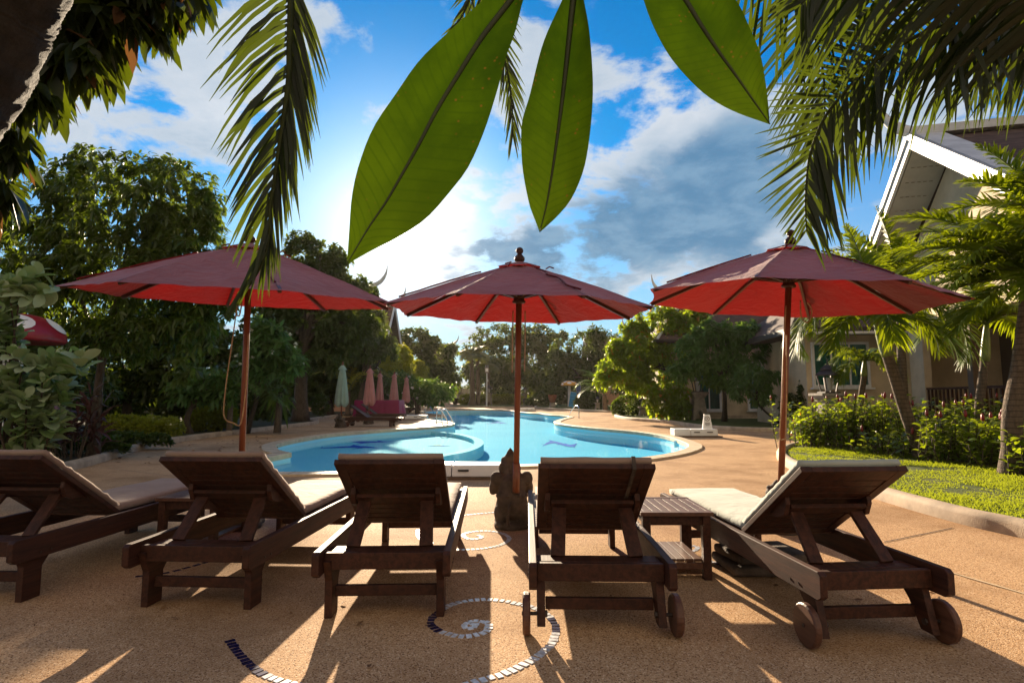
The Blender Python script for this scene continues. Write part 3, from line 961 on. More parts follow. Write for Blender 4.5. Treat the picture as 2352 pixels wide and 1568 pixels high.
    if cushion:
        # one hinged cushion: lying part and part up the backrest
        def pad(p0, p1, up, wd, th, seed):
            p0, p1, up = Vector(p0), Vector(p1), Vector(up).normalized()
            ax = (p1 - p0); L = ax.length; ax.normalize()
            nx, ny = 13, 21
            r_ = random.Random(seed)
            vs, fs = [], []
            for lay in (1, -1):
                for j in range(ny):
                    for i in range(nx):
                        fx, fy = i / (nx - 1) * 2 - 1, j / (ny - 1) * 2 - 1
                        ed = (1 - abs(fx) ** 10) * (1 - abs(fy) ** 14)
                        wv = .010 * mnoise.noise(Vector((fx * 2, fy * 9, seed))) * abs(fx) ** 5 + .006 * mnoise.noise(Vector((fx * 2.2, fy * 3, seed + 5)))
                        h = (th / 2) * (.55 + .45 * ed ** .5) + (wv if lay > 0 else 0)
                        xx = fx * wd / 2 * (1 + .016 * mnoise.noise(Vector((fy * 7, fx, seed))))
                        p = p0 + ax * L * (fy + 1) / 2 + Vector((xx, 0, 0)) + up * (th / 2 + lay * h)
                        vs.append(p)
            k = nx * ny
            for j in range(ny - 1):
                for i in range(nx - 1):
                    q = (j * nx + i, j * nx + i + 1, (j + 1) * nx + i + 1, (j + 1) * nx + i)
                    fs.append(q); fs.append(tuple(x + k for x in q[::-1]))
            rim = [i for i in range(nx)] + [j * nx + nx - 1 for j in range(1, ny)] + [(ny - 1) * nx + i for i in range(nx - 2, -1, -1)] + [j * nx for j in range(ny - 2, 0, -1)]
            for i in range(len(rim)):
                a_, b_ = rim[i], rim[(i + 1) % len(rim)]
                fs.append((b_, a_, a_ + k, b_ + k))
            return vs, fs
        mb = MB()
        mb.add(*pad((0, .80, .35), (0, LL - .08, .35), (0, 0, 1), .585, .065, 1))
        q0 = b0 + nrm * .018
        mb.add(*pad(q0 + a * .02, b1 + nrm * .018 - a * .012, nrm, .575, .050, 2))
        mb.build('cushion', cushion, t, smooth=True)
        if strap:
            sb = MB()
            e = b1 + a * .005
            sb.bar(e + Vector((.19, 0, 0)) - nrm * .02, b0 + a * .45 + Vector((.19, 0, 0)) - nrm * .02, .02, .004, (1, 0, 0))
            sb.bar(e + Vector((.19, 0, 0)) - nrm * .02, e + Vector((.19, 0, 0)) + nrm * .05 + a * .006, .02, .004, (1, 0, 0))
            sb.build('strap', M_STATUE, t)
    return t

GL = 'dark wooden sun loungers in the row facing the pool'
def put(o, x, y, deg, label=None, group=None):
    o.location = (x, y, 0)
    o.rotation_euler = (0, 0, R(deg))
    if label: o['label'] = label
    if group: o['group'] = group
    return o
L1 = make_lounger('dark wooden lounger with beige cushion cut off by the left picture edge', False, M_CUSH, GL)
L4 = make_lounger('dark wheeled lounger with beige cushion standing between the stone statue and the side table', True, M_CUSH, GL, True)
L5 = make_lounger('dark wheeled lounger with grey green cushion beside the lawn kerb', True, M_CUSHG, GL)
put(L1, -3.07, 3.22, -4)
put(copy_tree(L1), -1.735, 3.11, -3.5, 'dark wooden lounger with beige cushion standing under the left parasol, second from left')
put(copy_tree(L1), -.665, 2.98, 2.0, 'dark wooden lounger seen straight from behind, just left of the stone statue')
put(L4, .43, 2.78, -1.5)
put(L5, 1.705, 2.67, 4.3)
L5.scale = (.92, 1, 1)
GF = 'bare wooden loungers on the far left deck'
F1 = make_lounger('bare dark lounger with raised headrest nearest the green closed parasol', True, None, GF)
put(F1, *G(797, 979)[:2], -90)
put(copy_tree(F1), *G(822, 968)[:2], -90, 'bare dark lounger with raised headrest in front of the magenta table')
put(copy_tree(F1), *G(868, 952.5)[:2], -90, 'low dark lounger poking out right of the magenta cloth, front one of its pair')
put(copy_tree(F1), *G(885, 948)[:2], -90, 'low dark lounger poking out right of the magenta cloth, rear one of its pair')

# ------------------------------------------------------------------ side tables
def make_table(label):
    t = thing('side_table', (0, 0, 0), label, 'side table', 'small slatted side tables')
    W_, D_, Z = .46, .56, .42
    mb = MB()
    n = 7
    for i in range(n):
        mb.box((-W_ / 2 + .055 + i * (W_ - .11) / (n - 1), 0, Z - .011), ((W_ - .11) / (n - 1) - .006, D_ - .10, .02))
    for s in (-1, 1):
        mb.box((0, s * (D_ / 2 - .025), Z - .011), (W_, .05, .024))
        mb.box((s * (W_ / 2 - .014), 0, Z - .012), (.028, D_ - .1, .022))
    mb.build('table_top', M_WOODT, t, bevel=.002)
    mb = MB()
    for s in (-1, 1):
        mb.box((0, s * (D_ / 2 - .045), Z - .055), (W_ - .09, .022, .06))
        mb.box((s * (W_ / 2 - .045), 0, Z - .055), (.022, D_ - .13, .06))
    mb.build('apron', M_WOOD, t, bevel=.002)
    for sx in (-1, 1):
        for sy in (-1, 1):
            mb = MB(); mb.box((sx * (W_ / 2 - .04), sy * (D_ / 2 - .045), (Z - .024) / 2), (.05, .05, Z - .024)); mb.build('leg', M_WOOD, t, bevel=.003)
    mb = MB()
    for i in range(6):
        mb.box((-W_ / 2 + .09 + i * (W_ - .18) / 5, 0, .112), ((W_ - .18) / 5 - .005, D_ - .12, .018))
    for s in (-1, 1): mb.box((0, s * (D_ / 2 - .045), .085), (W_ - .13, .03, .036))
    mb.build('shelf', M_WOODT, t, bevel=.002)
    return t
T1 = make_table('slatted wooden side table beside the parasol and the grey green cushion')
put(T1, 1.045, 3.96, 0)
put(copy_tree(T1), -2.34, 4.47, -2, 'slatted wooden side table squeezed between the two leftmost loungers')
mb = MB()
for k, dx in enumerate((0, .03)):
    mb.box((dx, dx, .035 + .062 * k), (.5, .42 - .05 * k, .058), Matrix.Rotation(.15 * k, 3, 'Z'))
o = mb.build('folded_cushion', M_STATUE, bevel=.02, segs=3, smooth=True)
o.location = (1.66, 3.95, .0)
tag(o, 'dark folded cushion lying on the ground under the wheeled lounger by the lawn', 'cushion')

# ------------------------------------------------------------------ parasols
def make_parasol(label, rad, z_rim, z_top, rot, z_pole, group, seed, cord):
    t = thing('parasol', (0, 0, 0), label, 'parasol', group)
    rr = random.Random(seed)
    mb = MB(); mb.tube([(0, 0, z_pole), (0, 0, z_top - .02)], .026, 14); mb.build('pole', M_POLE, t, smooth=True)
    mb = MB(); mb.tube([(0, 0, z_pole - .12), (0, 0, z_pole + .13)], .031, 14); mb.build('pole_sleeve', plainsleeve, t, smooth=True)
    mb = MB()
    mb.lathe([(r_ * .74, z_ * .72) for r_, z_ in [(.05, 0), (.062, .012), (.062, .05), (.05, .062), (.034, .085), (.022, .095), (.04, .108), (.046, .135), (.036, .162), (.014, .175)]], (0, 0, z_top + .018), 18)
    mb.build('finial', M_WOOD, t, smooth=True)
    # canopy: eight panels with the cloth stretched straight between the ribs
    def prof(s):
        return z_top + (z_rim - z_top) * (s ** 1.12)
    def panel(r0, r1, za, nr, na, extra=0.0, sag=1.0):
        vs, fs = [], []
        for k in range(8):
            a0, a1 = rot + k * math.pi / 4, rot + (k + 1) * math.pi / 4
            b = len(vs)
            for i in range(nr + 1):
                s = r0 + (r1 - r0) * i / nr
                p0 = Vector((math.cos(a0) * rad * s, math.sin(a0) * rad * s, 0))
                p1 = Vector((math.cos(a1) * rad * s, math.sin(a1) * rad * s, 0))
                for j in range(na + 1):
                    f = j / na
                    p = p0.lerp(p1, f)
                    mid = math.sin(math.pi * f)
                    q = p * (1 - .035 * mid * (i / nr) ** 3)
                    wr = .004 * math.sin(k * 5 + f * 21 + s * 8) * s * mid + .011 * mnoise.noise(Vector((f * 5 + k * 3, s * 16, seed))) * (1 - mid * .6) * s + .007 * mnoise.noise(Vector((q.x * 5, q.y * 5, seed)))
                    z = prof(s) + extra + (-.030 * mid * math.sin(math.pi * min(1, s * 1.0)) * sag + wr)
                    vs.append((q.x, q.y, z))
            for i in range(nr):
                for j in range(na):
                    u_ = b + i * (na + 1) + j
                    fs.append((u_, u_ + 1, u_ + na + 2, u_ + na + 1))
        return vs, fs
    mb = MB(); mb.add(*panel(.10, 1.0, 0, 14, 12))
    # short hanging hem
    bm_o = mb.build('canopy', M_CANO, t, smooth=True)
    me = bm_o.data
    mb = MB(); vs, fs = panel(.015, .17, 0, 4, 8, .020, .2); mb.add(vs, fs)
    mb.build('vent', M_CANO, bm_o, smooth=True)
    # seam straps lying on the cloth over some ribs, tie ends at the vent
    for k in (1, 4, 6):
        a0 = rot + k * math.pi / 4
        sb = MB()
        pts = []
        for i in range(9):
            s0 = .30 + i * .075
            e0 = rr.uniform(-.03, .03)
            pts.append(Vector((math.cos(a0 + e0 / s0) * rad * s0, math.sin(a0 + e0 / s0) * rad * s0, prof(s0) + .010)))
        sb.tube(catmull(pts, 3), .0075, 5)
        sb.build('strap', M_CANO, bm_o)
    for k in (0, 2, 5, 7):
        a0 = rot + k * math.pi / 4
        p = Vector((math.cos(a0) * rad * .21, math.sin(a0) * rad * .21, prof(.21) + .01))
        sb = MB()
        sb.tube([p, p + Vector((math.cos(a0 + 1) * .04, math.sin(a0 + 1) * .04, .025)), p + Vector((math.cos(a0) * .07, math.sin(a0) * .07, .004))], .006, 5)
        sb.build('tie', M_CANO, bm_o)
    zh = z_top - .30
    mb = MB(); mb.lathe([(.028, 0), (.055, .004), (.06, .02), (.046, .035), (.05, .05), (.06, .065), (.058, .10), (.03, .11)], (0, 0, zh - .06), 16); mb.build('runner', M_WOOD, t, smooth=True)
    mb = MB(); mb.lathe([(.03, 0), (.06, .01), (.06, .05), (.03, .06)], (0, 0, z_top - .11), 16); mb.build('hub', M_WOOD, t, smooth=True)
    for k in range(8):
        a0 = rot + k * math.pi / 4
        d_ = Vector((math.cos(a0), math.sin(a0), 0)); sd_ = Vector((-d_.y, d_.x, 0))
        mb = MB()
        mb.bar(d_ * .05 + Vector((0, 0, z_top - .085)), d_ * rad * .5 + Vector((0, 0, prof(.5) - .022)), .022, .030, sd_)
        mb.bar(d_ * rad * .5 + Vector((0, 0, prof(.5) - .022)), d_ * rad * .975 + Vector((0, 0, prof(.975) - .018)), .022, .030, sd_)
        rb = mb.build('rib', M_RIB, t)
        mb = MB(); mb.bar(d_ * .05 + Vector((0, 0, zh)), d_ * rad * .40 + Vector((0, 0, prof(.40) - .04)), .016, .022, sd_); mb.build('strut', M_RIB, rb)
    for line in cord:
        mb = MB(); mb.tube(catmull([Vector(p) for p in line], 8), .0055, 6); mb.build('cord', M_ROPE, t, smooth=True)
    return t
plainsleeve = plain('pole_sleeve', (.20, .065, .028), .45, .3, 12.)
GP = 'open red brown parasols over the loungers'
PC = make_parasol('open red parasol in the middle, its pole standing in the stone statue', 1.19, 1.90, 2.33, R(22.5), .44, GP, 3,
                  [[(-.05, -.05, 1.9), (-.052, -.055, 1.7), (-.05, -.05, 1.48), (-.05, -.05, 1.36)], [(.055, -.05, 1.9), (.06, -.05, 1.65), (.058, -.05, 1.42), (.06, -.05, 1.37)]])
PC.location = (0.03, 5.07, 0)
PC.rotation_euler = (R(2.2), R(.9), 0)
PL = make_parasol('open red parasol on the left with a palm frond hanging across its canopy', 1.315, 1.995, 2.47, R(34), .3, GP, 7,
                  [[(-.07, -.04, 1.95), (-.1, -.05, 1.6), (-.14, -.05, 1.2), (-.14, -.05, .98), (-.06, -.05, .93), (.0, -.04, .93), (.03, -.04, 1.2), (.035, -.04, 1.4), (.03, -.03, 1.7)],
                   [(-.05, -.04, 1.98), (-.07, -.06, 1.88), (-.04, -.06, 1.85), (-.03, -.04, 1.97)]])
PL.location = (-2.36, 5.05, 0)
PL.rotation_euler = (R(5.0), R(2.0), 0)
PR = make_parasol('open red parasol on the right, its leaning pole beside the lawn', 1.25, 1.99, 2.47, R(10), .3, GP, 11,
                  [[(-.04, -.05, 1.95), (-.045, -.05, 1.5), (-.04, -.05, 1.2), (-.05, -.05, .86), (-.02, -.06, .83), (.0, -.05, .88), (-.005, -.04, 1.3), (-.02, -.04, 1.7)],
                   [(.08, -.05, 2.0), (.09, -.06, 1.86), (.15, -.06, 1.82), (.18, -.05, 1.92), (.14, -.05, 1.99)]])
PR.location = (2.235, 4.9, -.03)
PR.rotation_euler = (R(2.6), R(3.6), 0)

# closed parasols
def make_closed(label, m, group):
    t = thing('closed_parasol', (0, 0, 0), label, 'parasol', group)
    mb = MB(); mb.tube([(0, 0, .25), (0, 0, 2.32)], .024, 10); mb.build('pole', M_POLE, t, smooth=True)
    mb = MB(); mb.lathe([(.03, 0), (.045, .01), (.045, .04), (.02, .07), (.035, .085), (.035, .12), (.01, .14)], (0, 0, 2.30), 12); mb.build('finial', M_POLE, t, smooth=True)
    def fold(a, s):
        f = abs(math.sin(a * 4 + .5 * math.sin(s * 5)))
        return 1 - (.34 - .16 * s) * (1 - f) + .07 * math.sin(a * 2 + 1)
    mb = MB()
    mb.lathe([(.20, .80), (.235, .86), (.235, 1.0), (.20, 1.35), (.155, 1.75), (.115, 2.05), (.085, 2.2)], (0, 0, 0), 64, fold)
    cn = mb.build('canopy', m, t, smooth=True)
    for v in cn.data.vertices:
        if v.co.z < .9: v.co.z += .05 * math.sin(math.atan2(v.co.y, v.co.x) * 4 + 1)
    mb = MB(); mb.lathe([(.135, 2.13), (.14, 2.15), (.09, 2.24), (.05, 2.30)], (0, 0, 0), 32, lambda a, s: 1 + .16 * math.sin(a * 4) * (1 - s)); mb.build('vent', m, cn, smooth=True)
    return t
GC = 'closed parasols on the far left deck'
CP = make_closed('closed pale green parasol on the far left deck', M_GREENC, GC)
CP.location = (*G(783, 982)[:2], 0)
CK = make_closed('largest closed pink parasol, in front of the magenta table', M_PINK, GC)
CK.location = (*G(847, 974)[:2], 0)
CKS = [CP, CK]
for (u, yy, lab) in ((872, 28.6, 'closed pink parasol partly hidden behind the largest pink one'), (905, 29.6, 'closed pink parasol above the right half of the magenta table'), (933, 34.5, 'smallest closed pink parasol, rightmost of the pink row')):
    c = copy_tree(CK); c['label'] = lab
    p = at(u, 910, yy); c.location = (p.x, p.y, 0)
    c.rotation_euler = (0, 0, u)
    CKS.append(c)
for k, c in enumerate(CKS):
    for ch in c.children: pass

# ------------------------------------------------------------------ guardian statues holding the poles
def remesh_obj(name, mb, m, voxel, smooth_it=6):
    o = mb.build(name, m, smooth=True)
    r_ = o.modifiers.new('remesh', 'REMESH'); r_.mode = 'VOXEL'; r_.voxel_size = voxel; r_.use_smooth_shade = True
    s = o.modifiers.new('smooth', 'SMOOTH'); s.iterations = smooth_it; s.factor = .5
    return o
def statue_mb():
    mb = MB()
    rx = lambda d: Matrix.Rotation(R(d), 3, 'X')
    ry = lambda d: Matrix.Rotation(R(d), 3, 'Y')
    mb.lathe([(.145, 0), (.15, .02), (.14, .05), (.12, .06)], (0, .0, 0), 24)                 # base
    mb.ball((0, .0, .20), (.135, .13, .17))                                                    # hips and back
    mb.ball((0, .02, .34), (.115, .105, .13))
    mb.ball((0, .0, .27), (.125, .115, .10))
    for s in (-1, 1):
        mb.ball((s * .095, -.02, .11), (.055, .10, .10), rot=ry(s * 12))                       # haunches
        mb.ball((s * .10, -.075, .045), (.045, .065, .035))                                    # heels
        mb.ball((s * .10, .10, .04), (.04, .08, .035))                                         # feet
        mb.ball((s * .07, .10, .16), (.05, .06, .11), rot=rx(15))                              # knees
        mb.ball((s * .125, .03, .415), (.055, .06, .07))                                       # shoulders
        mb.ball((s * .145, .06, .35), (.04, .05, .085), rot=ry(s * -10))                       # upper arms
        mb.ball((s * .09, .13, .40), (.075, .04, .035), rot=ry(s * 25))                        # forearms raised
    mb.ball((0, .06, .45), (.075, .07, .07))                                                   # neck
    mb.ball((-.01, .09, .50), (.07, .075, .085))                                               # head
    mb.ball((-.085, .09, .49), (.02, .045, .06))                                               # ear
    mb.ball((.065, .09, .49), (.02, .045, .06))
    mb.ball((-.06, .12, .555), (.025, .03, .05))
    mb.ball((-.02, .09, .575), (.045, .045, .06))
    mb.lathe([(.04, 0), (.042, .03), (.026, .07), (.006, .10)], (-.005, .09, .585), 12)        # pointed crown
    mb.tube([(0, .17, .48), (0, .20, .40), (0, .19, .30), (.02, .16, .24)], [.035, .03, .026, .02], 8)   # trunk
    mb.tube([(-.09, -.10, .05), (-.115, -.09, .14), (-.12, -.03, .28)], [.016, .014, .01], 6)  # robe folds
    mb.tube([(-.045, -.135, .05), (-.05, -.145, .14), (-.02, -.14, .24)], [.02, .018, .008], 6)
    for i in range(16):                                                                        # carved belt
        a = 2 * math.pi * i / 16
        mb.ball((.128 * math.cos(a), .12 * math.sin(a), .275 + .012 * (i % 2)), .014, 6)
    return mb
ST = remesh_obj('stone_statue', statue_mb(), M_STATUE, .011, 3)
ST.location = (.0, 5.17, 0)
ST.rotation_euler = (0, 0, R(6))
ST.scale = (1.08, 1.08, 1.0)
tag(ST, 'squatting dark stone guardian statue holding the middle parasol pole', 'statue', 'stone statues holding parasol poles')
for c, lab, sc_ in ((CP, 'dark stone statue under the closed green parasol', .8), (CK, 'dark stone statue under the largest closed pink parasol', .75), (PL, 'dark stone statue holding the left parasol pole', .9), (PR, 'dark stone statue holding the right parasol pole', .62),
                    (CKS[2], 'dark stone statue beside the magenta cloth, under the half hidden pink parasol', .75), (CKS[4], 'dark stone statue under the smallest closed pink parasol', .75)):
    s = ST.copy(); COL.objects.link(s)
    s['label'] = lab
    far = c not in (PL, PR)
    s.location = (c.location.x + (.1 if c is PR else 0), c.location.y + (.0 if far else .1), 0)
    s.scale = (1.25 if far else 1.0, 1.25 if far else 1.0, sc_)
    s.rotation_euler = (0, 0, R(150 if far else 4))
# ------------------------------------------------------------------ pool fittings
def rail(mb, b, e, top):
    b, e = Vector(b), Vector(e)
    d = e - b
    pts = [b + Vector((0, 0, -.02)), b + Vector((0, 0, top * .6)), b + Vector((d.x * .03, d.y * .03, top * .86)), b + Vector((d.x * .14, d.y * .14, top)), b + Vector((d.x * .34, d.y * .34, top * .97)),
           b + Vector((d.x * .55, d.y * .55, top * .70)), b + Vector((d.x * .8, d.y * .8, top * .32)), Vector((e.x, e.y, -.12)), Vector((e.x + d.x * .12, e.y + d.y * .12, -.5))]
    mb.tube(catmull(pts, 6), .026, 10)
GR = 'steel handrails round the pool'
def ladder(label, pairs, top):
    b0 = Vector(pairs[0][0])
    t = thing('pool_ladder', b0, label, 'pool ladder', GR)
    for b, e in pairs:
        mb = MB(); rail(mb, b, e, top); hr = mb.build('handrail', M_STEEL, t, smooth=True, world=True)
        mb = MB(); mb.lathe([(.055, 0), (.055, .012), (.03, .02)], Vector(b) - b0, 14); mb.build('flange', M_STEEL, hr)
    if len(pairs) > 1:
        mb = MB()
        for z in (-.25, -.5):
            mb.bar(Vector(pairs[0][1]) + Vector((0, 0, z + .1)), Vector(pairs[1][1]) + Vector((0, 0, z + .1)), .08, .02)
        mb.build('tread', M_STEEL, t, world=True)
    return t
ladder('steel pool ladder with a pair of handrails on the left peninsula', [(G(1002.5, 975.4, .03), G(1031, 980, -.1)), (G(1015, 974.2, .03), G(1042.6, 979, -.1))], .60)
ladder('single bent steel handrail at the left cove of the pool', [(G(976, 952, .03), G(997, 951.5, -.1))], .62)
ladder('single bent steel handrail at the right peninsula of the pool', [(G(1330, 959, .03), G(1306, 960, -.1))], .62)

def pool_unit(label, x, y, wd, dp, ht, rz=0.0, slots=2):
    t = thing('pool_unit', (x, y, 0), label, 'pool unit', 'white plastic units at the pool edge', rz)
    mb = MB()
    mb.prism([(-dp / 2, .04), (dp / 2, .04), (dp / 2 - .015, ht), (-dp / 2 + .03, ht)], 0, -wd / 2, -wd / 2 + wd * .38 - .012)
    mb.prism([(-dp / 2, .04), (dp / 2, .04), (dp / 2 - .015, ht - .006), (-dp / 2 + .03, ht - .006)], 0, -wd / 2 + wd * .38, wd / 2)
    mb.build('housing', M_WHITE, t, bevel=.012, segs=3)
    mb = MB(); mb.box((wd * .04, 0, .02), (wd * 1.12, dp * 1.12, .034)); mb.build('base_board', M_BOARD, t, bevel=.004)
    for k in range(slots):
        mb = MB(); mb.box((-wd / 2 + wd * (.5 + .3 * k) + .02, -dp / 2 + .008, ht * .62), (wd * .13, .02, .025)); mb.build('slot', M_DARK, t)
    return t
g = G(1600, 1004); UR = pool_unit('white plastic pool unit on the right deck with a white cone sign on it', g.x, g.y + .25, 1.22, .5, .23)
g = G(1060, 1102); pool_unit('white plastic pool unit at the near pool edge between the two middle loungers', g.x, g.y + .28, 1.15, .5, .20, 0, 1)
g = G(953, 963.8); pool_unit('white plastic pool unit beside the steel ladder on the left peninsula', g.x, g.y + .3, 1.16, .6, .23)
g = G(1210, 944.6); pool_unit('white plastic pool unit at the far end of the pool', g.x, g.y + .3, 1.2, .6, .26)
# warning cone sign
g = G(1618, 1001)
t = thing('cone_sign', (g.x, UR.location.y + .02, .232), 'white folding sign with a round no entry mark on the right pool unit', 'sign')
mb = MB()
mb.prism([(-.14, 0), (.14, 0), (.085, .40), (-.085, .40)], 1, -.045, .045)
for v in mb.v:
    if v.z > .2: v.y *= .35
mb.build('panel', M_WHITE, t, bevel=.004)
def sl(z): return -.045 + .0295 * z / .40 - .004
mb = MB()
n = 26
for i in range(n):
    a, b = 2 * math.pi * i / n, 2 * math.pi * (i + 1) / n
    mb.add([(r_ * math.cos(q), sl(.28 + r_ * math.sin(q)), .28 + r_ * math.sin(q)) for q in (a, b) for r_ in (.055, .068)], [(0, 1, 3, 2)])
for dx in (-1, 1):
    mb.bar((-.03 * dx, sl(.245) - .001, .245), (.03 * dx, sl(.315) - .001, .315), .009, .002)
for z, wd in ((.16, .13), (.125, .15), (.09, .11)):
    for k in range(5):
        mb.box((-wd / 2 + wd * (k + .5) / 5, sl(z), z), (wd / 6.5, .002, .016))
mb.build('printing', M_DARK, t)
# skimmer window in the right pool wall
g = G(1560, 1014, -.02)
t = thing('skimmer', g + Vector((.06, .10, 0)), 'white skimmer frame in the pool wall at the right bend', 'skimmer', rz=R(-42))
mb = MB()
for z in (-.0, -.15): mb.box((0, 0, z), (.34, .03, .03))
for x in (-.155, .155): mb.box((x, 0, -.075), (.03, .03, .12))
mb.build('frame', M_WHITE, t)
mb = MB(); mb.box((0, .01, -.075), (.28, .01, .12)); mb.build('opening', M_POOLW, t)

# magenta cloth over a table on the far deck
x0, x1, y0, y1, zt = -7.75, -5.55, 28.1, 29.5, .95
t = thing('covered_table', ((x0 + x1) / 2, (y0 + y1) / 2, 0), 'table wholly draped with a bright magenta cloth on the far left deck', 'table')
vs, fs = [], []
NU, NV = 160, 12
cxm, cym = (x0 + x1) / 2, (y0 + y1) / 2
for j in range(NV + 1):
    s = j / NV
    for i in range(NU):
        a = 2 * math.pi * i / NU
        c_, s_ = math.cos(a), math.sin(a)
        k = 1 / max(abs(c_), abs(s_))
        k = k * .9 + .1 * min(k, 1.25)
        flare = 1 + s * (.05 + .07 * max(0, c_)) + s * .035 * math.sin(a * 21 + math.sin(a * 5) * 2)
        z = zt - (zt - .03) * s ** 1.0 - (.05 * max(0, s - .85) * math.sin(a * 13))
        vs.append((c_ * k * (x1 - x0) / 2 * flare, s_ * k * (y1 - y0) / 2 * flare, z + (.012 if j == 0 else 0)))
for j in range(NV):
    for i in range(NU):
        fs.append((j * NU + i, (j + 1) * NU + i, (j + 1) * NU + (i + 1) % NU, j * NU + (i + 1) % NU))
fs.append(list(range(NU)))
mb = MB(); mb.add(vs, fs); mb.build('cloth', M_MAG, t, smooth=True)
for sx in (-1, 1):
    for sy in (-1, 1):
        mb = MB(); mb.box((sx * .9, sy * .5, .46), (.06, .06, .92)); mb.build('leg', M_WOOD, t)

# stone lamp pillars
def lamp_pillar(label, x, y, h, wd, lantern=True, arch=True, rz=0.0):
    t = thing('lamp_pillar', (x, y, .06), label, 'lamp pillar', 'stone lamp pillars round the garden', rz)
    mb = MB()
    a, b = wd / 2, wd * .33
    hc = h - wd * .32
    leg = a * .55
    if arch:
        # two splayed feet under an arch, carrying a tapering shaft
        for s in (-1, 1):
            pts = [(s * a, 0), (s * (a - leg * .62), 0), (s * a * .28, hc * .30), (s * a * .1, hc * .38), (0, hc * .40), (0, hc), (s * b, hc)]
            mb.prism(pts if s > 0 else pts[::-1], 1, -a * .85, a * .85)
    else:
        mb.prism([(-a, 0), (a, 0), (b, hc), (-b, hc)], 1, -a * .85, a * .85)
    for v in mb.v:
        v.y *= 1 - .3 * v.z / hc
    mb.build('shaft', M_STONE, t, bevel=.012)
    mb = MB()
    for k, (q, z) in enumerate(((.80, 0), (.95, .33), (1.12, .66))):
        mb.box((0, 0, hc + wd * .11 * (k + .5)), (wd * q, wd * q, wd * .11))
    mb.build('cap', M_STONE, t, bevel=.01)
    if lantern:
        s = wd
        ln = MB(); z0 = h + .01
        ln.box((0, 0, z0 + .03 * s), (s * .62, s * .62, .06 * s))
        for sx in (-1, 1):
            for sy in (-1, 1): ln.bar((sx * s * .2, sy * s * .2, z0 + .05 * s), (sx * s * .3, sy * s * .3, z0 + .72 * s), s * .05, s * .05)
        lt = ln.build('lantern', M_IRON, t)
        rf = MB()
        for z, r0, r1, hh in ((.72, .52, .26, .22), (.94, .32, .10, .22)):
            rf.lathe([(s * r0, 0), (s * r0 * .98, s * .04), (s * r1, s * hh)], (0, 0, z0 + z * s), 4)
        rf.tube([(0, 0, z0 + 1.1 * s), (0, 0, z0 + 1.42 * s)], [s * .05, s * .01], 6)
        rf.build('lantern_roof', M_IRON, lt)
        gl = MB(); gl.lathe([(s * .12, 0), (s * .16, s * .3), (s * .18, s * .55)], (0, 0, z0 + .08 * s), 8); gl.build('lamp_glass', M_SOFF, lt)
    return t
def lp(u, v, h, wd, label, **k):
    g = G(u, v); return lamp_pillar(label, g.x, g.y, h, wd, **k)
lp(1605, 967.5, 1.28, .70, 'tallest stone lamp pillar beside the teal window on the right bed', arch=True)
lp(1476, 957.5, .52, .42, 'low stone lantern post in front of the round clipped bush')
lp(1372.5, 943, .58, .42, 'low stone lantern post left of the round clipped bush')
lp(1123, 931.2, 1.5, .85, 'stone lamp pillar with arched feet in the middle of the far hedge')
lp(1056, 928.5, 1.6, .80, 'stone lamp pillar at the left end of the far hedge', arch=False)
lp(1206, 929.5, 1.5, .70, 'dark stone lamp pillar behind the far pot, right of the middle parasol pole', arch=False)
lp(1254, 931.5, 1.7, .62, 'stone lamp pillar behind the clay bowl left of the yellow mushroom', arch=False)
lp(971, 932.5, 1.7, .85, 'plain tapering stone pillar left of the far garden path', arch=False, lantern=False)
lp(1021, 926, 1.8, .8, 'plain tapering stone pillar right of the far garden path', arch=False, lantern=False)
p = at(1904, 910, 14.0); lamp_pillar('stone lamp pillar with dark lantern standing before the curtained bungalow window', p.x, p.y, 1.16, .6, True, False)

def pot(u, v, rad, hh, label, pedestal=True, m=None):
    g = G(u, v)
    t = thing('plant_pot', (g.x, g.y, .06), label, 'plant pot')
    z0 = .0
    if pedestal:
        mb = MB(); mb.lathe([(rad * .75, 0), (rad * .62, hh * .5), (rad * .7, hh * .62)], n=8); mb.build('pedestal', M_STONE, t); z0 = hh * .62
    mb = MB(); mb.lathe([(rad * .55, z0), (rad * .9, z0 + hh * .7), (rad * 1.0, z0 + hh), (rad * 1.04, z0 + hh * 1.05), (rad * .92, z0 + hh * 1.05), (rad * .85, z0 + hh * .9)], n=24)
    mb.build('bowl', m or M_CLAY, t, smooth=True)
    return t
pot(1269, 936, .46, .75, 'round clay bowl on a stone pedestal left of the yellow mushroom')
pot(1209, 931, .5, .75, 'dark round pot on the far grass right of the middle parasol pole', False, M_IRON)
pot(1045, 929.5, .45, .8, 'dark round pot at the end of the far garden path', False, M_IRON)

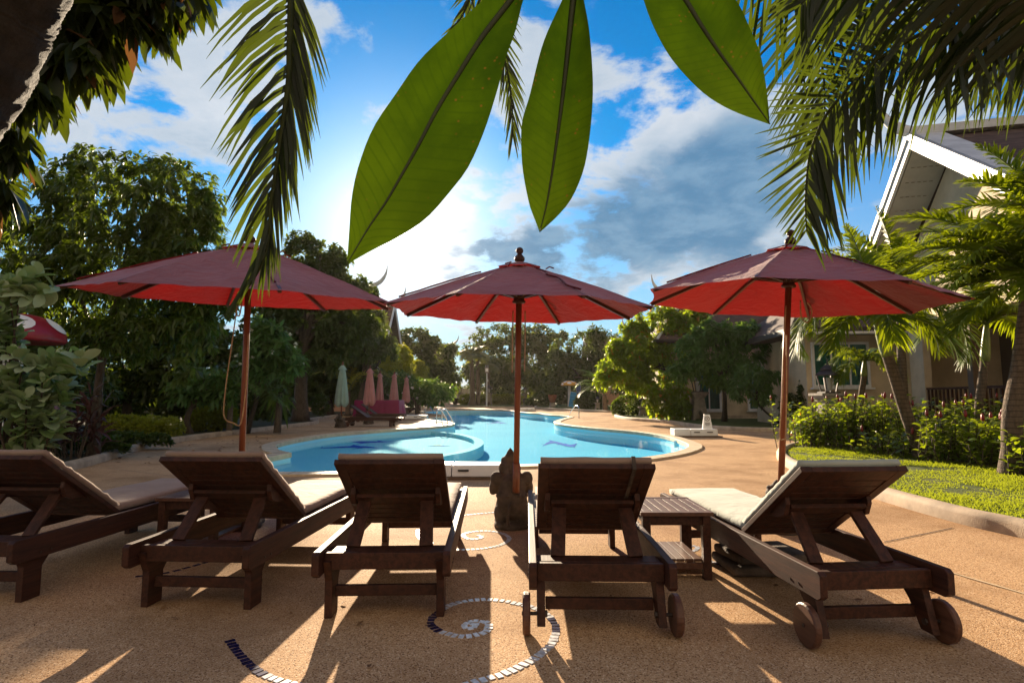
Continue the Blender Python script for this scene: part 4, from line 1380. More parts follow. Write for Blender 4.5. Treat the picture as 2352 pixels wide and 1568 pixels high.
# mushroom shelters
def mushroom(label, x, y, rc, zb, zt, m, spots, stem):
    t = thing('mushroom_shelter', (x, y, 0), label, 'mushroom shelter', 'mushroom shaped garden shelters')
    mb = MB(); mb.lathe([(stem * 1.35, 0), (stem * 1.1, .3), (stem * .85, zb * .6), (stem * .8, zb + .1)], n=20); mb.build('stem', M_TRIM, t, smooth=True)
    hh = zt - zb
    mb = MB()
    pr = [(rc * .2, zb + .05), (rc * .96, zb), (rc, zb + .04)] + [(rc * math.cos(a) ** .9, zb + .04 + (hh - .04) * math.sin(a)) for a in [R(q) for q in (12, 25, 38, 50, 62, 74, 84)]] + [(.01, zt)]
    mb.lathe(pr, n=36); cp = mb.build('cap', m, t, smooth=True)
    for az, el, sz in spots:
        mb = MB()
        vs = []
        for j in range(5):
            for i in range(16):
                q = 2 * math.pi * i / 16
                a2 = R(az) + sz * j / 4 * math.cos(q) / max(.3, math.cos(R(el))); e2 = R(el) + sz * 1.1 * j / 4 * math.sin(q)
                e2 = max(.06, min(1.5, e2))
                rr = rc * math.cos(e2) ** .9 + .006
                vs.append((rr * math.cos(a2), rr * math.sin(a2), zb + .04 + (hh - .04) * math.sin(e2) + .008))
        fs = [(j * 16 + i, j * 16 + (i + 1) % 16, (j + 1) * 16 + (i + 1) % 16, (j + 1) * 16 + i) for j in range(4) for i in range(16)]
        mb.add(vs, fs); mb.build('spot', M_WHITE, cp, smooth=True)
    return t
g = G(1308, 936)
mushroom('yellow mushroom shaped shelter with white spots beyond the pool', g.x, g.y, .87, 2.24, 2.74, M_CAPY, [(-95, 32, .26), (-150, 10, .2), (-40, 10, .2), (-140, 50, .22), (-50, 55, .24), (60, 30, .3), (150, 30, .3)], .17)
p = at(22, 910, 8.6)
mushroom('dark red mushroom shaped shelter with white spots behind the grey leaved bush', p.x, p.y, .64, 1.97, 2.41, M_CAPR, [(-50, 36, .36), (-120, 30, .34), (20, 35, .34), (100, 30, .34), (180, 30, .34)], .16)

# sign boards beyond the pool
def board(label, u, v, yy, wd, h, tilt, m, rows, rz, z0=.1, posts=False):
    p = at(u, 910, yy)
    t = thing('sign_board', (p.x, p.y, z0), label, 'sign board', None, rz)
    ry = Matrix.Rotation(tilt, 4, 'Y')
    fr = MB(ry); fr.box((0, .02, h / 2), (wd + .05, .05, h + .05)); fr.build('frame', M_TRIM, t)
    pn = MB(ry); pn.box((0, -.012, h / 2), (wd, .02, h)); pn.build('panel', m, t)
    tx = MB(ry); r_ = random.Random(int(u))
    for z, w_, th in rows:
        x = -wd / 2 + wd * .12
        while x < -wd / 2 + wd * (.12 + w_):
            L = r_.uniform(.05, .13)
            tx.box((x + L / 2, -.026, h * z), (L, .006, th)); x += L + .03
    tx.build('printing', M_SIGNT if m is M_SIGNB else M_SIGNB, t)
    if posts:
        mb = MB()
        for s in (-1, 1): mb.box((s * wd / 2, .05, (h - z0) / 2 - .0), (.05, .05, h + z0))
        o = mb.build('post', M_DARK, t); o.location.z = 0
    return t
board('bright blue notice board leaning against the yellow mushroom stem', 1312, 935, 57.6, .62, 1.5, R(10), M_SIGNB, [(.9, .6, .05), (.84, .5, .04), (.66, .7, .05), (.62, .76, .04), (.5, .6, .05), (.45, .7, .04), (.32, .74, .04), (.27, .7, .04), (.18, .6, .04)], R(8))
board('tall navy blue notice board beside the yellow mushroom', 1329, 920, 60, .46, 1.9, 0, M_SIGND, [(.9, .6, .05), (.8, .7, .04), (.7, .7, .04), (.55, .5, .06), (.4, .7, .04), (.3, .6, .04)], 0, .6)

# far garden: flood light, spirit house, booth, low pavilion, visitor
p = at(1118, 910, 63)
t = thing('flood_light', (p.x, p.y, 0), 'white pole with a square flood light before the far palms', 'flood light')
mb = MB(); mb.tube([(0, 0, 0), (0, 0, 3.75)], [.09, .07], 10); mb.build('pole', M_TRIM, t)
mb = MB(); mb.box((0, 0, 4.05), (.46, .25, .66)); hd = mb.build('lamp_head', M_STONE, t, bevel=.05)
mb = MB(); mb.box((0, -.13, 4.05), (.3, .02, .36)); mb.build('lens', M_WHITE, hd)
mb = MB()
for s in (-1, 1): mb.tube([(s * .12, 0, 4.3), (s * .12, 0, 4.6)], .025, 6)
mb.build('aerial', M_TRIM, t)
mb = MB(); mb.box((.05, -.1, 2.9), (.22, .12, .28)); mb.build('junction_box', M_TRIM, t)

p = at(1126, 910, 86)
t = thing('spirit_house', (p.x, p.y, 0), 'small white and gold spirit house with a needle spire on a pedestal', 'spirit house')
mb = MB(); mb.lathe([(.5, 0), (.4, .2), (.25, .6), (.28, 1.4), (.55, 1.6), (.55, 1.7)], n=8); mb.build('pedestal', M_TRIM, t)
mb = MB(); mb.box((0, 0, 2.05), (.62, .62, .7)); mb.box((0, 0, 1.74), (.9, .9, .08)); mb.build('body', M_TRIM, t)
mb = MB(); mb.box((0, -.33, 2.05), (.2, .04, .45)); mb.build('door', M_DARK, t)
mb = MB()
for k in range(4): mb.prism([(-.55 + .1 * k, 2.4 + .25 * k), (.55 - .1 * k, 2.4 + .25 * k), (0, 2.95 + .25 * k)], 1, -.42 + .08 * k, .42 - .08 * k)
mb.build('roof', M_TRIM, t)
mb = MB(); mb.lathe([(.18, 3.3), (.1, 3.5), (.04, 3.8), (.005, 4.3)], n=8)
for s in (-1, 1): mb.tube([(s * .55, -.42, 2.4), (s * .66, -.45, 2.55), (s * .64, -.45, 2.75)], [.04, .03, .01], 6)
mb.build('spire', M_GOLD, t)

p = at(1123, 910, 89)
t = thing('low_shrine', (p.x, p.y, 0), 'long low shrine with a red and white tiled roof behind the hedge', 'shrine')
mb = MB(); mb.prism([(-.9, 1.85), (.9, 1.85), (.15, 2.55), (-.15, 2.55)], 0, -1.6, 1.6)
mr, tt = new_mat('shrine_tiles')
ck = tt.n('ShaderNodeTexChecker', {'Vector': tt.n('ShaderNodeTexCoord').outputs['Object'], 'Color1': (.30, .09, .06, 1), 'Color2': (.55, .5, .45, 1), 'Scale': 8.0}).outputs[0]
tt.n('ShaderNodeOutputMaterial', {0: tt.n('ShaderNodeBsdfPrincipled', {'Base Color': ck}).outputs[0]})
mb.build('roof', mr, t)
mb = MB()
for s in (-1.3, -.4, .4, 1.3): mb.box((s, -.4, .93), (.14, .14, 1.86))
mb.build('post', M_TRIM, t)
mb = MB(); mb.box((0, 0, .6), (3.0, 1.2, .1)); mb.build('platform', M_TRIM, t)

p = at(1062, 910, 86)
t = thing('garden_booth', (p.x, p.y, 0), 'grey sheeted garden booth with a white frame left of the far palms', 'booth')
mb = MB(); mb.box((0, 0, 1.5), (1.9, .05, 1.7)); mb.build('sheet', M_SOFF, t)
mb = MB()
for s in (-1, 1): mb.box((s * 1.0, 0, 1.3), (.1, .1, 2.6))
mb.box((.3, 0, 2.62), (3.0, .5, .12)); mb.build('frame', M_TRIM, t)

# a distant visitor in a white shirt
def walker(x, y):
    me = bpy.data.meshes.new('person')
    J = [((0, 0, .93), .13), ((0, 0, 1.12), .125), ((0, .01, 1.33), .15), ((0, .01, 1.45), .06), ((0, .0, 1.55), .075), ((0, -.01, 1.66), .095),
         ((.17, .0, 1.38), .06), ((.22, .02, 1.12), .045), ((.21, -.04, .88), .035), ((-.17, .0, 1.38), .06), ((-.22, .0, 1.12), .045), ((-.20, -.08, .9), .035),
         ((.09, 0, .85), .09), ((.1, -.06, .48), .065), ((.1, .02, .08), .045), ((.1, -.1, .04), .04), ((-.09, 0, .85), .09), ((-.1, .08, .48), .065), ((-.1, .14, .09), .045), ((-.1, .04, .04), .04)]
    E = [(0, 1), (1, 2), (2, 3), (3, 4), (4, 5), (2, 6), (6, 7), (7, 8), (2, 9), (9, 10), (10, 11), (0, 12), (12, 13), (13, 14), (14, 15), (0, 16), (16, 17), (17, 18), (18, 19)]
    me.from_pydata([j[0] for j in J], E, [])
    o = link_mesh('person', me, M_SKIN)
    md = o.modifiers.new('skin', 'SKIN')
    for i, j in enumerate(J):
        me.skin_vertices[0].data[i].radius = (j[1], j[1] * .8)
    me.skin_vertices[0].data[0].use_root = True
    o.modifiers.new('sub', 'SUBSURF').levels = 1
    tag(o, 'distant person in a white shirt and dark trousers on the garden path', 'person')
    mb = MB()
    mb.lathe([(.17, .9), (.165, 1.1), (.19, 1.32), (.14, 1.44), (.07, 1.48)], n=16)
    for s in (-1, 1): mb.tube([(s * .15, 0, 1.4), (s * .2, .0, 1.28), (s * .23, .01, 1.16)], [.075, .07, .065], 8)
    sh = mb.build('shirt', M_SHIRT, o, smooth=True)
    mb = MB()
    mb.lathe([(.16, .82), (.17, .95)], n=14)
    mb.tube([(.09, 0, .9), (.1, -.06, .48), (.1, .02, .1)], [.11, .085, .065], 8); mb.tube([(-.09, 0, .9), (-.1, .08, .48), (-.1, .14, .1)], [.11, .085, .065], 8)
    mb.build('trousers', M_TROU, o, smooth=True)
    mb = MB(); mb.ball((0, .02, 1.69), (.1, .105, .095)); mb.build('hair', M_HAIR, o, smooth=True)
    o.location = (x, y, 0); o.rotation_euler = (0, 0, .3)
g = G(988, 927); walker(g.x, g.y)

# ------------------------------------------------------------------ houses
def horn(mb, p, dx, dy, h):
    """curved upswept ridge finial"""
    p = Vector(p)
    pts = [p + Vector((dx * a * h, dy * a * h, b * h)) for a, b in ((-.35, -.05), (0, 0), (.30, .12), (.52, .34), (.66, .62), (.72, 1.0))]
    mb.tube(catmull(pts, 5), [h * q for q in np.interp(np.linspace(0, 5, 26), range(6), [.10, .12, .115, .09, .055, .008])], 8)

def window(house, M, wd, h, z, bars=1):
    """window in the local plane y=0 facing -y under matrix M"""
    fr = MB(M)
    for s in (-1, 1): fr.box((s * wd / 2, -.03, z + h / 2), (.09, .10, h + .09))
    for zz_ in (z, z + h): fr.box((0, -.03, zz_), (wd - .09, .10, .09))
    for k in range(bars):
        fr.box((-wd / 2 + wd * (k + 1) / (bars + 1), -.025, z + h / 2), (.06, .06, h - .09))
    f = fr.build('window', M_TRIM, house, bevel=.004)
    c = MB(M)
    n = int(wd / .05)
    vs = []
    for i in range(n + 1):
        x = -wd / 2 + wd * i / n
        y = -.022 + .009 * math.sin(i * 1.25)
        vs += [(x, y, z), (x, y, z + h)]
    c.add(vs, [(2 * i, 2 * i + 2, 2 * i + 3, 2 * i + 1) for i in range(n)])
    c.build('curtain', M_CURT, f)
    g_ = MB(M); g_.box((0, -.047, z + h / 2), (wd - .09, .005, h - .09)); g_.build('pane', M_GLASS, f)
    s = MB(M); s.box((0, -.09, z - .075), (wd + .25, .16, .06)); s.build('sill', M_TRIM, f, bevel=.004)
    return f
mg, tg = new_mat('glass')
fr_ = tg.n('ShaderNodeFresnel', {'IOR': 1.5}).outputs[0]
mx_ = tg.n('ShaderNodeMixShader', {0: fr_, 1: tg.n('ShaderNodeBsdfTransparent', {'Color': (.85, .92, .9, 1)}).outputs[0], 2: tg.n('ShaderNodeBsdfGlossy', {'Roughness': .02}).outputs[0]})
tg.n('ShaderNodeOutputMaterial', {0: mx_.outputs[0]})
M_GLASS = mg

def gable_house(label, x, y, rz, L, D, hw_, hr, wall=None, windows=0, base=0.0):
    """ridge along local x; gables closed, boards and horns white"""
    t = thing('thai_house', (x, y, base), label, 'house', 'tiled roof houses behind the trees', rz)
    mb = MB(); mb.box((0, 0, hw_ / 2), (L - 1.2, D - 1.2, hw_)); 
    mb.prism([(-(D - 1.2) / 2, hw_), ((D - 1.2) / 2, hw_), (0, hr - .5)], 0, -L / 2 + .6, L / 2 - .6)
    mb.build('wall', wall or M_WALL, t)
    mb = MB()
    for s in (-1, 1):
        e, kx = D / 2 + .25, .55
        zk = hr - (hr - hw_) * .66
        pts = [(0, hr), (s * e * kx, zk), (s * e, hw_ - .3), (s * e, hw_ - .48), (s * e * kx, zk - .2), (0, hr - .22)]
        mb.prism(pts if s < 0 else pts[::-1], 0, -L / 2, L / 2)
    rf = mb.build('roof', M_ROOF, t)
    bb = MB()
    for sx in (-1, 1):
        for s in (-1, 1):
            e, kx = D / 2 + .28, .55
            zk = hr - (hr - hw_) * .66
            xx = sx * (L / 2 + .04)
            bb.bar((xx, 0, hr + .02), (xx, s * e * kx, zk), .07, .32, (1, 0, 0))
            bb.bar((xx, s * e * kx, zk), (xx, s * e, hw_ - .38), .07, .32, (1, 0, 0))
    bb.box((0, 0, hr + .06), (L, .34, .18))
    bb.build('bargeboard', M_TRIM, rf)
    for sx in (-1, 1):
        hb = MB(); horn(hb, (sx * (L / 2 - .1), 0, hr + .12), sx, 0, 1.5)
        hb.build('ridge_finial', M_TRIM, rf, smooth=True)
    for k in range(windows):
        xx = -L / 2 + 1.2 + (L - 2.4) * (k + .5) / windows
        window(t, Matrix.Translation((xx, -(D - 1.2) / 2 - .01, 0)), 1.2, 1.4, 1.0)
    return t
def house_at(u, yy, label, rz, L, D, hw_, hr, **k):
    p = at(u, 910, yy); return gable_house(label, p.x, p.y, rz, L, D, hw_, hr, **k)
house_at(775, 44, 'tiled roof house with white curved finials seen above the dark tree left of the sun', R(-14), 6.0, 6, 4.6, 9.6, wall=M_WALL2)
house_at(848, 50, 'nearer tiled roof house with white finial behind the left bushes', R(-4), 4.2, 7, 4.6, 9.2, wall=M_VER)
house_at(1655, 44, 'house whose white curved ridge finial rises left of the right parasol', R(6), 8.6, 7, 4.6, 9.0)
house_at(1395, 76, 'distant red roofed house with a white finial right of the middle parasol', R(3), 6.0, 8, 4.4, 8.9, wall=M_WALL2)
house_at(1525, 58, 'distant house with a white curved ridge finial above the bright green tree', R(4), 6.4, 7, 4.0, 7.6)
house_at(1010, 92, 'far house with a pale finial behind the trees at the garden path', R(0), 4.0, 7, 4.4, 9.5)

# cream bungalow with teal curtains, mid right
p = at(1660, 910, 28.0)
t = thing('bungalow', (p.x, p.y, 0), 'cream bungalow with teal curtained windows behind the frangipani tree', 'house')
mb = MB()
mb.prism([(-2.6, -.35), (0, 0), (3.4, .75), (6.5, .75), (6.5, 7), (-2.6, 7)], 2, 0, 3.75)
mb.build('wall', M_WALL, t)
mb = MB()
e = [(-3.4, -1.1), (.2, -.9), (3.4, -.1), (7.2, -.1), (7.2, 7.8), (-3.4, 7.8)]
mb.add([(x, y, 3.72) for x, y in e] + [(x, y, 3.86) for x, y in e] + [(-.6, 3.4, 6.6), (5.0, 3.4, 6.6)],
       [(5, 4, 3, 2, 1, 0)] + [(i, (i + 1) % 6, 6 + (i + 1) % 6, 6 + i) for i in range(6)] + [(6, 7, 12), (7, 8, 13, 12), (8, 9, 13), (9, 10, 13), (10, 11, 12, 13), (11, 6, 12)])
rf = mb.build('roof', M_ROOF, t)
mb = MB()
for i in range(6):
    a, b = e[i], e[(i + 1) % 6]
    mb.bar((a[0], a[1], 3.80), (b[0], b[1], 3.80), .05, .2, (0, 0, 1))
mb.build('fascia', M_FASC, rf)
mb = MB()
mb.bar((-.6, 3.4, 6.66), (5.0, 3.4, 6.66), .25, .12); mb.bar((-3.4, -1.1, 3.9), (-.6, 3.4, 6.66), .1, .08); mb.bar((7.2, -.1, 3.9), (5.0, 3.4, 6.66), .1, .08)
mb.build('ridge_cap', M_TRIM, rf)
window(t, Matrix.Translation((-.72, -.12, 0)) @ Matrix.Rotation(R(7.7), 4, 'Z'), 1.15, 2.2, .5, 1)
window(t, Matrix.Translation((2.1, .45, 0)) @ Matrix.Rotation(R(12.4), 4, 'Z'), 1.5, 2.3, .5, 0)
mb = MB(); mb.prism([(-2.7, -.45), (.02, -.1), (3.4, .65), (6.55, .65), (6.55, 1), (-2.7, 1)], 2, 0, .22); mb.build('plinth', M_KERB, t)

# cream wing with a wide curtained window, right
p = at(1855, 910, 20.0)
t = thing('bungalow', (p.x, p.y, 0), 'cream bungalow wing with one wide curtained window behind the small palm', 'house', None, R(-4))
mb = MB(); mb.span((0, 0, 0), (4.2, 5, 3.4)); mb.build('wall', M_WALL, t)
mb = MB()
mb.add([(-.9, -1.0, 3.3), (5.0, -1.0, 3.3), (5.0, 6, 3.3), (-.9, 6, 3.3), (-.9, -1.0, 3.44), (5.0, -1.0, 3.44), (5.0, 6, 3.44), (-.9, 6, 3.44), (1.3, 2.6, 5.4), (5.0, 2.6, 5.4)],
       [(3, 2, 1, 0), (0, 1, 5, 4), (1, 2, 6, 5), (2, 3, 7, 6), (3, 0, 4, 7), (4, 5, 9, 8), (5, 6, 9), (6, 7, 8, 9), (7, 4, 8)])
rf = mb.build('roof', M_ROOF, t)
mb = MB(); mb.bar((-.9, -1.02, 3.36), (5.0, -1.02, 3.36), .2, .05, (0, 0, 1)); mb.bar((-.92, -1.0, 3.36), (-.92, 6, 3.36), .2, .05, (0, 0, 1)); mb.build('fascia', M_FASC, rf)
mb = MB(); mb.tube([(-.9, -1.08, 3.26), (5.0, -1.08, 3.26)], .05, 8); mb.build('gutter', M_TRIM, rf)
window(t, Matrix.Translation((1.15, -.01, 0)), 1.85, 1.5, 1.5, 2)

# two storey house with the white gable, far right
A = at(2096, 316, 15.0)
t = thing('gable_house', (A.x, A.y, 0), 'tall house with white bargeboards, brown tiles and a dark veranda at the right edge', 'house', None, R(-13.9))
ZA, ZE, HWG, XL = A.z, A.z - 2.9, 4.3, 14.0
for s in (-1, 1): pass
mb = MB()
for s in (-1, 1):
    pts = [(0, ZA), (s * HWG, ZE), (s * HWG, ZE - .16), (0, ZA - .2)]
    mb.prism(pts if s < 0 else pts[::-1], 0, -.02, XL)
rf = mb.build('roof', M_ROOF, t)
mb = MB()
for s in (-1, 1):
    mb.bar((-.06, 0, ZA - .10), (-.06, s * (HWG + .1), ZE - .17), .08, .34, (1, 0, 0))
    mb.bar((-.13, 0, ZA + .06), (-.13, s * (HWG + .1), ZE - .0), .05, .16, (1, 0, 0))
    mb.bar((.30, s * .05, ZA + .08), (.30, s * (HWG + .1), ZE + .04), .62, .07, (1, 0, 0))
mb.box((XL / 2, 0, ZA + .10), (XL, .5, .22))
mb.build('bargeboard', M_TRIM, rf)
mb = MB()
horn(mb, (.1, 0, ZA + .12), -1, 0, 1.35)
mb.build('ridge_finial', M_TRIM, rf, smooth=True)
mb = MB()
for s in (-1, 1):
    pts = [(0, ZA - .24), (s * HWG, ZE - .2), (s * HWG, ZE - .24), (0, ZA - .28)]
    mb.prism(pts if s < 0 else pts[::-1], 0, .02, 1.0)
so = mb.build('soffit', M_SOFF, rf)
mb = MB()
sl_ = (ZA - ZE) / HWG
for s in (-1, 1):
    for k in range(9):
        for j in range(5):
            yy_ = s * (.55 + k * .42)
            mb.box((.18 + j * .15, yy_, ZA - .285 - abs(yy_) * sl_ - .004), (.085, .022, .006), Matrix.Rotation(-s * math.atan(sl_), 3, 'X'))
mb.build('soffit_vent', M_STONE, rf)
mb = MB()
mb.prism([(-3.7, 3.3), (3.7, 3.3), (3.7, ZE - .2), (0, ZA - .3), (-3.7, ZE - .2)], 0, 1.0, 1.2)
mb.span((1.0, 2.75, 0), (1.2, 3.7, 3.3)); mb.span((1.2, 3.5, 0), (9, 3.7, ZE - .2)); mb.span((1.2, -3.7, 0), (9, -3.5, ZE - .2))
mb.build('wall', M_WALL, t)
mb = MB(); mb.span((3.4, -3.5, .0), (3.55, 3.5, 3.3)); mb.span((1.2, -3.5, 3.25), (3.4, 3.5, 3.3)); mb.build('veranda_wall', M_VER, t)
mb = MB(); mb.span((.6, -3.7, 0), (3.4, 2.75, .45)); mb.build('veranda_floor', M_KERB, t)
mb = MB(); mb.span((.85, -3.7, .45), (1.25, -3.3, 3.3)); mb.build('column', M_WALL, t, bevel=.01)
mb = MB(); mb.span((.9, -.2, .45), (1.2, .08, 3.3)); mb.build('column', M_VER, t, bevel=.01)
mb = MB()
mb.box((1.05, -.3, 1.38), (.09, 6.0, .06)); mb.box((1.05, -.3, .62), (.06, 6.0, .05))
for i in range(26): mb.box((1.05, -3.2 + i * .235, 1.0), (.04, .06, .74))
mb.build('railing', M_WOOD, t)
tw = MB()
vs = []
for i in range(13):
    yv = -2.9 + i * .075
    vs += [(.96 + .02 * math.sin(i * 2), yv, .72), (.98 + .01 * math.sin(i * 2), yv, 1.30)]
tw.add(vs, [(2 * i, 2 * i + 2, 2 * i + 3, 2 * i + 1) for i in range(12)])
mt_, tt = new_mat('towel_print')
nz_ = tt.n('ShaderNodeTexNoise', {'Vector': tt.n('ShaderNodeTexCoord').outputs['Object'], 'Scale': 7.0, 'Detail': 2.0})
tt.n('ShaderNodeOutputMaterial', {0: tt.n('ShaderNodeBsdfPrincipled', {'Base Color': tt.mix(tt.ramp(nz_.outputs[0], .45, .55), (.30, .12, .40), (.08, .30, .50)), 'Roughness': .9}).outputs[0]})
tw.v = [Matrix.Rotation(R(-13.9), 4, 'Z') @ p for p in tw.v]
o = tw.build('towel', mt_); o.location = (A.x, A.y, 0)
tag(o, 'blue and violet printed towel hanging on the veranda railing', 'towel')
# ------------------------------------------------------------------ plants
def lobes_px(L, y, depth=.85):
    """[(u, v, ru, rv, dy)] -> ellipsoids standing at distance y"""
    out = []
    for q in L:
        dy = q[4] if len(q) > 4 else 0.0
        p = at(q[0], q[1], y + dy)
        k = (y + dy) / F_PX
        rx, rz = q[2] * k, q[3] * k
        out.append((p.x, p.y, max(p.z, .15), rx, depth * (rx + rz) / 2, rz))
    return out

def sample_crown(lobes, n, rng, inner=.35, gap=-.12, gs=1.0):
    lb = np.array(lobes)
    wgt = (lb[:, 3] * lb[:, 4] * lb[:, 5]) ** .67
    wgt /= wgt.sum()
    P, A = [], []
    tries = 0
    while len(P) < n and tries < n * 6:
        tries += 1
        q = lb[rng.choice(len(lb), p=wgt)]
        d = rng.normal(size=3); d /= np.linalg.norm(d)
        r_ = 1 - (1 - inner) * rng.random() ** 1.7
        p = q[:3] + d * q[3:6] * r_
        if p[2] < .12: continue
        if gap is not None and mnoise.noise(Vector(p * gs)) < gap: continue
        P.append(p); A.append(d)
    return np.array(P), np.array(A)

def whorls(lv, P, A, per, L, W, rng, spread=(35, 105), droop=.3, detail=2, upw=.35, hang=0.0):
    """a whorl of leaves round each twig end"""
    n = len(P)
    ax = unit(A * .8 + np.array([0, 0, upw]) + rng.normal(0, .35, (n, 3)))
    h = unit(np.cross(ax, rng.normal(size=(n, 3))))
    k = np.cross(ax, h)
    m = n * per
    axr, hr, kr, Pr = (np.repeat(x, per, 0) for x in (ax, h, k, P))
    ph = rng.random(m) * 2 * np.pi
    th = np.radians(rng.uniform(spread[0], spread[1], m))
    D = axr * np.cos(th)[:, None] + (hr * np.cos(ph)[:, None] + kr * np.sin(ph)[:, None]) * np.sin(th)[:, None]
    D = unit(D + np.array([0, 0, -hang]))
    Lr = L * rng.uniform(.65, 1.2, m)
    base = Pr + axr * (rng.uniform(-.5, .25, m) * L)[:, None]
    lv.add(leaf_batch(base, D, Lr, Lr * W, rng, droop, detail))

def trunk_mb(pts, r0, r1, n=9, wob=.0, seed=0):
    mb = MB()
    pts = catmull(pts, 6)
    m = len(pts)
    mb.tube(pts, [r0 + (r1 - r0) * (i / (m - 1)) + (r0 * .35 * max(0, 1 - i / 3)) for i in range(m)], n)
    return mb

def tree(name, label, cat, y, lobes, base, mat, n, per, L, W=.17, trunk_px=None, r0=.14, seed=1, detail=2, group=None, limbs=6, flowers=None, gap=-.12, gs=None, spread=(35, 105), droop=.3, upw=.35, hang=0., bark=None, depth=.85, inner=.35):
    rng = np.random.default_rng(seed)
    lb = lobes_px(lobes, y, depth)
    g = Vector((at(base, 910, y).x, y, .05)) if not isinstance(base, Vector) else base
    t = thing(name, g, label, cat, group)
    if trunk_px is not False:
        c = np.mean([q[:3] for q in lb], 0)
        top = Vector(c)
        pts = [g] + ([at(*p) for p in trunk_px] if trunk_px else [g.lerp(top, .35) + Vector((.1, 0, .2))]) + [top]
        mb = trunk_mb(pts, r0, r0 * .4)
        r_ = random.Random(seed)
        order = sorted(range(len(lb)), key=lambda i: -lb[i][3])
        for i in order[:limbs]:
            q = lb[i]
            k = r_.uniform(.45, .8)
            s = catmull(pts, 6); s = s[int(k * (len(s) - 1))]
            e = Vector(q[:3]) + Vector((0, 0, q[5] * .3))
            mid = s.lerp(e, .5) + Vector((r_.uniform(-.15, .15), r_.uniform(-.15, .15), r_.uniform(0, .25))) * (e - s).length * .4
            mb.tube(catmull([s, mid, e], 5), list(np.linspace(r0 * .45, r0 * .08, 11)), 6)
        mb.build('trunk', bark or M_BARK, t, smooth=True, world=True)
    sz = float(np.mean([q[3] for q in lb]))
    P, A = sample_crown(lb, n, rng, inner, gap, gs or 1.6 / max(sz, .1))
    lv = Leaves()
    whorls(lv, P, A, per, L, W, rng, spread, droop, detail, upw, hang)
    lv.build('crown', mat, t, off=g)
    if flowers:
        fm, cnt, fs_ = flowers
        Pf, Af = sample_crown(lb, cnt, rng, .93, None)
        Pf = Pf + Af * .04
        fl = Leaves()
        whorls(fl, Pf, Af, 16, fs_, .45, rng, (20, 110), .1, 1, .4)
        fl.build('blossoms', fm, t, off=g)
    return t

GT = 'garden trees around the pool'
tree('mango_tree', 'big dense dark green tree filling the upper left behind the left parasol', 'tree', 10.3,
     [(290, 480, 215, 130), (185, 440, 110, 80), (390, 460, 130, 95), (140, 570, 140, 110), (420, 580, 105, 110), (300, 640, 210, 110), (120, 670, 130, 100), (440, 730, 85, 80), (300, 770, 170, 55), (490, 660, 45, 100),
      (205, 365, 45, 38), (345, 385, 75, 38), (470, 500, 55, 60), (80, 520, 50, 40), (420, 830, 70, 45)],
     G(213, 1057), L_MANGO, 2100, 11, .165, .16, [(222, 940, 10.3), (240, 800, 10.3)], .10, 5, group=GT, hang=.55, gap=-.2)
tree('rain_tree', 'tall dark tree right behind the left parasol, its top left of the sun', 'tree', 25,
     [(735, 600, 85, 50), (700, 650, 90, 60), (790, 650, 55, 45), (690, 720, 90, 60), (770, 740, 90, 60), (640, 700, 60, 60), (835, 680, 45, 40), (720, 815, 95, 50), (695, 565, 40, 35), (640, 800, 60, 50), (810, 760, 70, 50)],
     G(690, 971), L_DARK, 1900, 11, .30, .2, [(693, 860, 25), (705, 760, 25)], .32, 7, group=GT)
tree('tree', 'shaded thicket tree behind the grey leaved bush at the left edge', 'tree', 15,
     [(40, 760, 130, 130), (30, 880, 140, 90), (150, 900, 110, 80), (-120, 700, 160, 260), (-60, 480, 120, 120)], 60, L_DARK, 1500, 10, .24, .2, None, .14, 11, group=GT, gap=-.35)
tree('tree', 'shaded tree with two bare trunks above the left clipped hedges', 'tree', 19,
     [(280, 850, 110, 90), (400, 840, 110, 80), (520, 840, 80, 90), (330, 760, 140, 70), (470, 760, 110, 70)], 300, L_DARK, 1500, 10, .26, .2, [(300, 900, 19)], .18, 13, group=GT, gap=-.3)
tree('frangipani_tree', 'frangipani with white blossoms right of the left parasol pole', 'tree', 17,
     [(620, 790, 55, 45), (650, 830, 45, 35), (585, 830, 40, 45), (600, 750, 30, 25)], G(436, 1000) + Vector((1.2, 1, 0)), L_FRANGI, 230, 13, .30, .16, None, .09, 17, group=GT, flowers=(M_FLOWW, 26, .07), spread=(55, 100), gap=None, droop=.2)
tree('frangipani_tree', 'bare stemmed frangipani rising behind the left hedges', 'tree', 16.8,
     [(470, 880, 60, 35), (430, 900, 50, 30), (520, 900, 40, 30)], G(436, 1000), L_FRANGI, 120, 11, .28, .16, [(430, 960, 16.8), (450, 920, 16.8)], .10, 19, group=GT, spread=(55, 100), gap=None, droop=.2)
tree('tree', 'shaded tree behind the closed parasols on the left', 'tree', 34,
     [(760, 860, 80, 60), (700, 880, 70, 50), (830, 880, 60, 50), (620, 880, 60, 60), (800, 820, 50, 40)], 760, L_DARK, 1300, 10, .36, .2, None, .2, 23, group=GT, gap=-.35)
tree('tree', 'tall loose tree before the left tiled house', 'tree', 33,
     [(830, 730, 45, 45), (855, 775, 45, 40), (868, 735, 22, 22), (820, 800, 50, 40), (885, 800, 30, 26)], 820, L_FAR, 700, 11, .34, .2, None, .2, 27, group=GT)
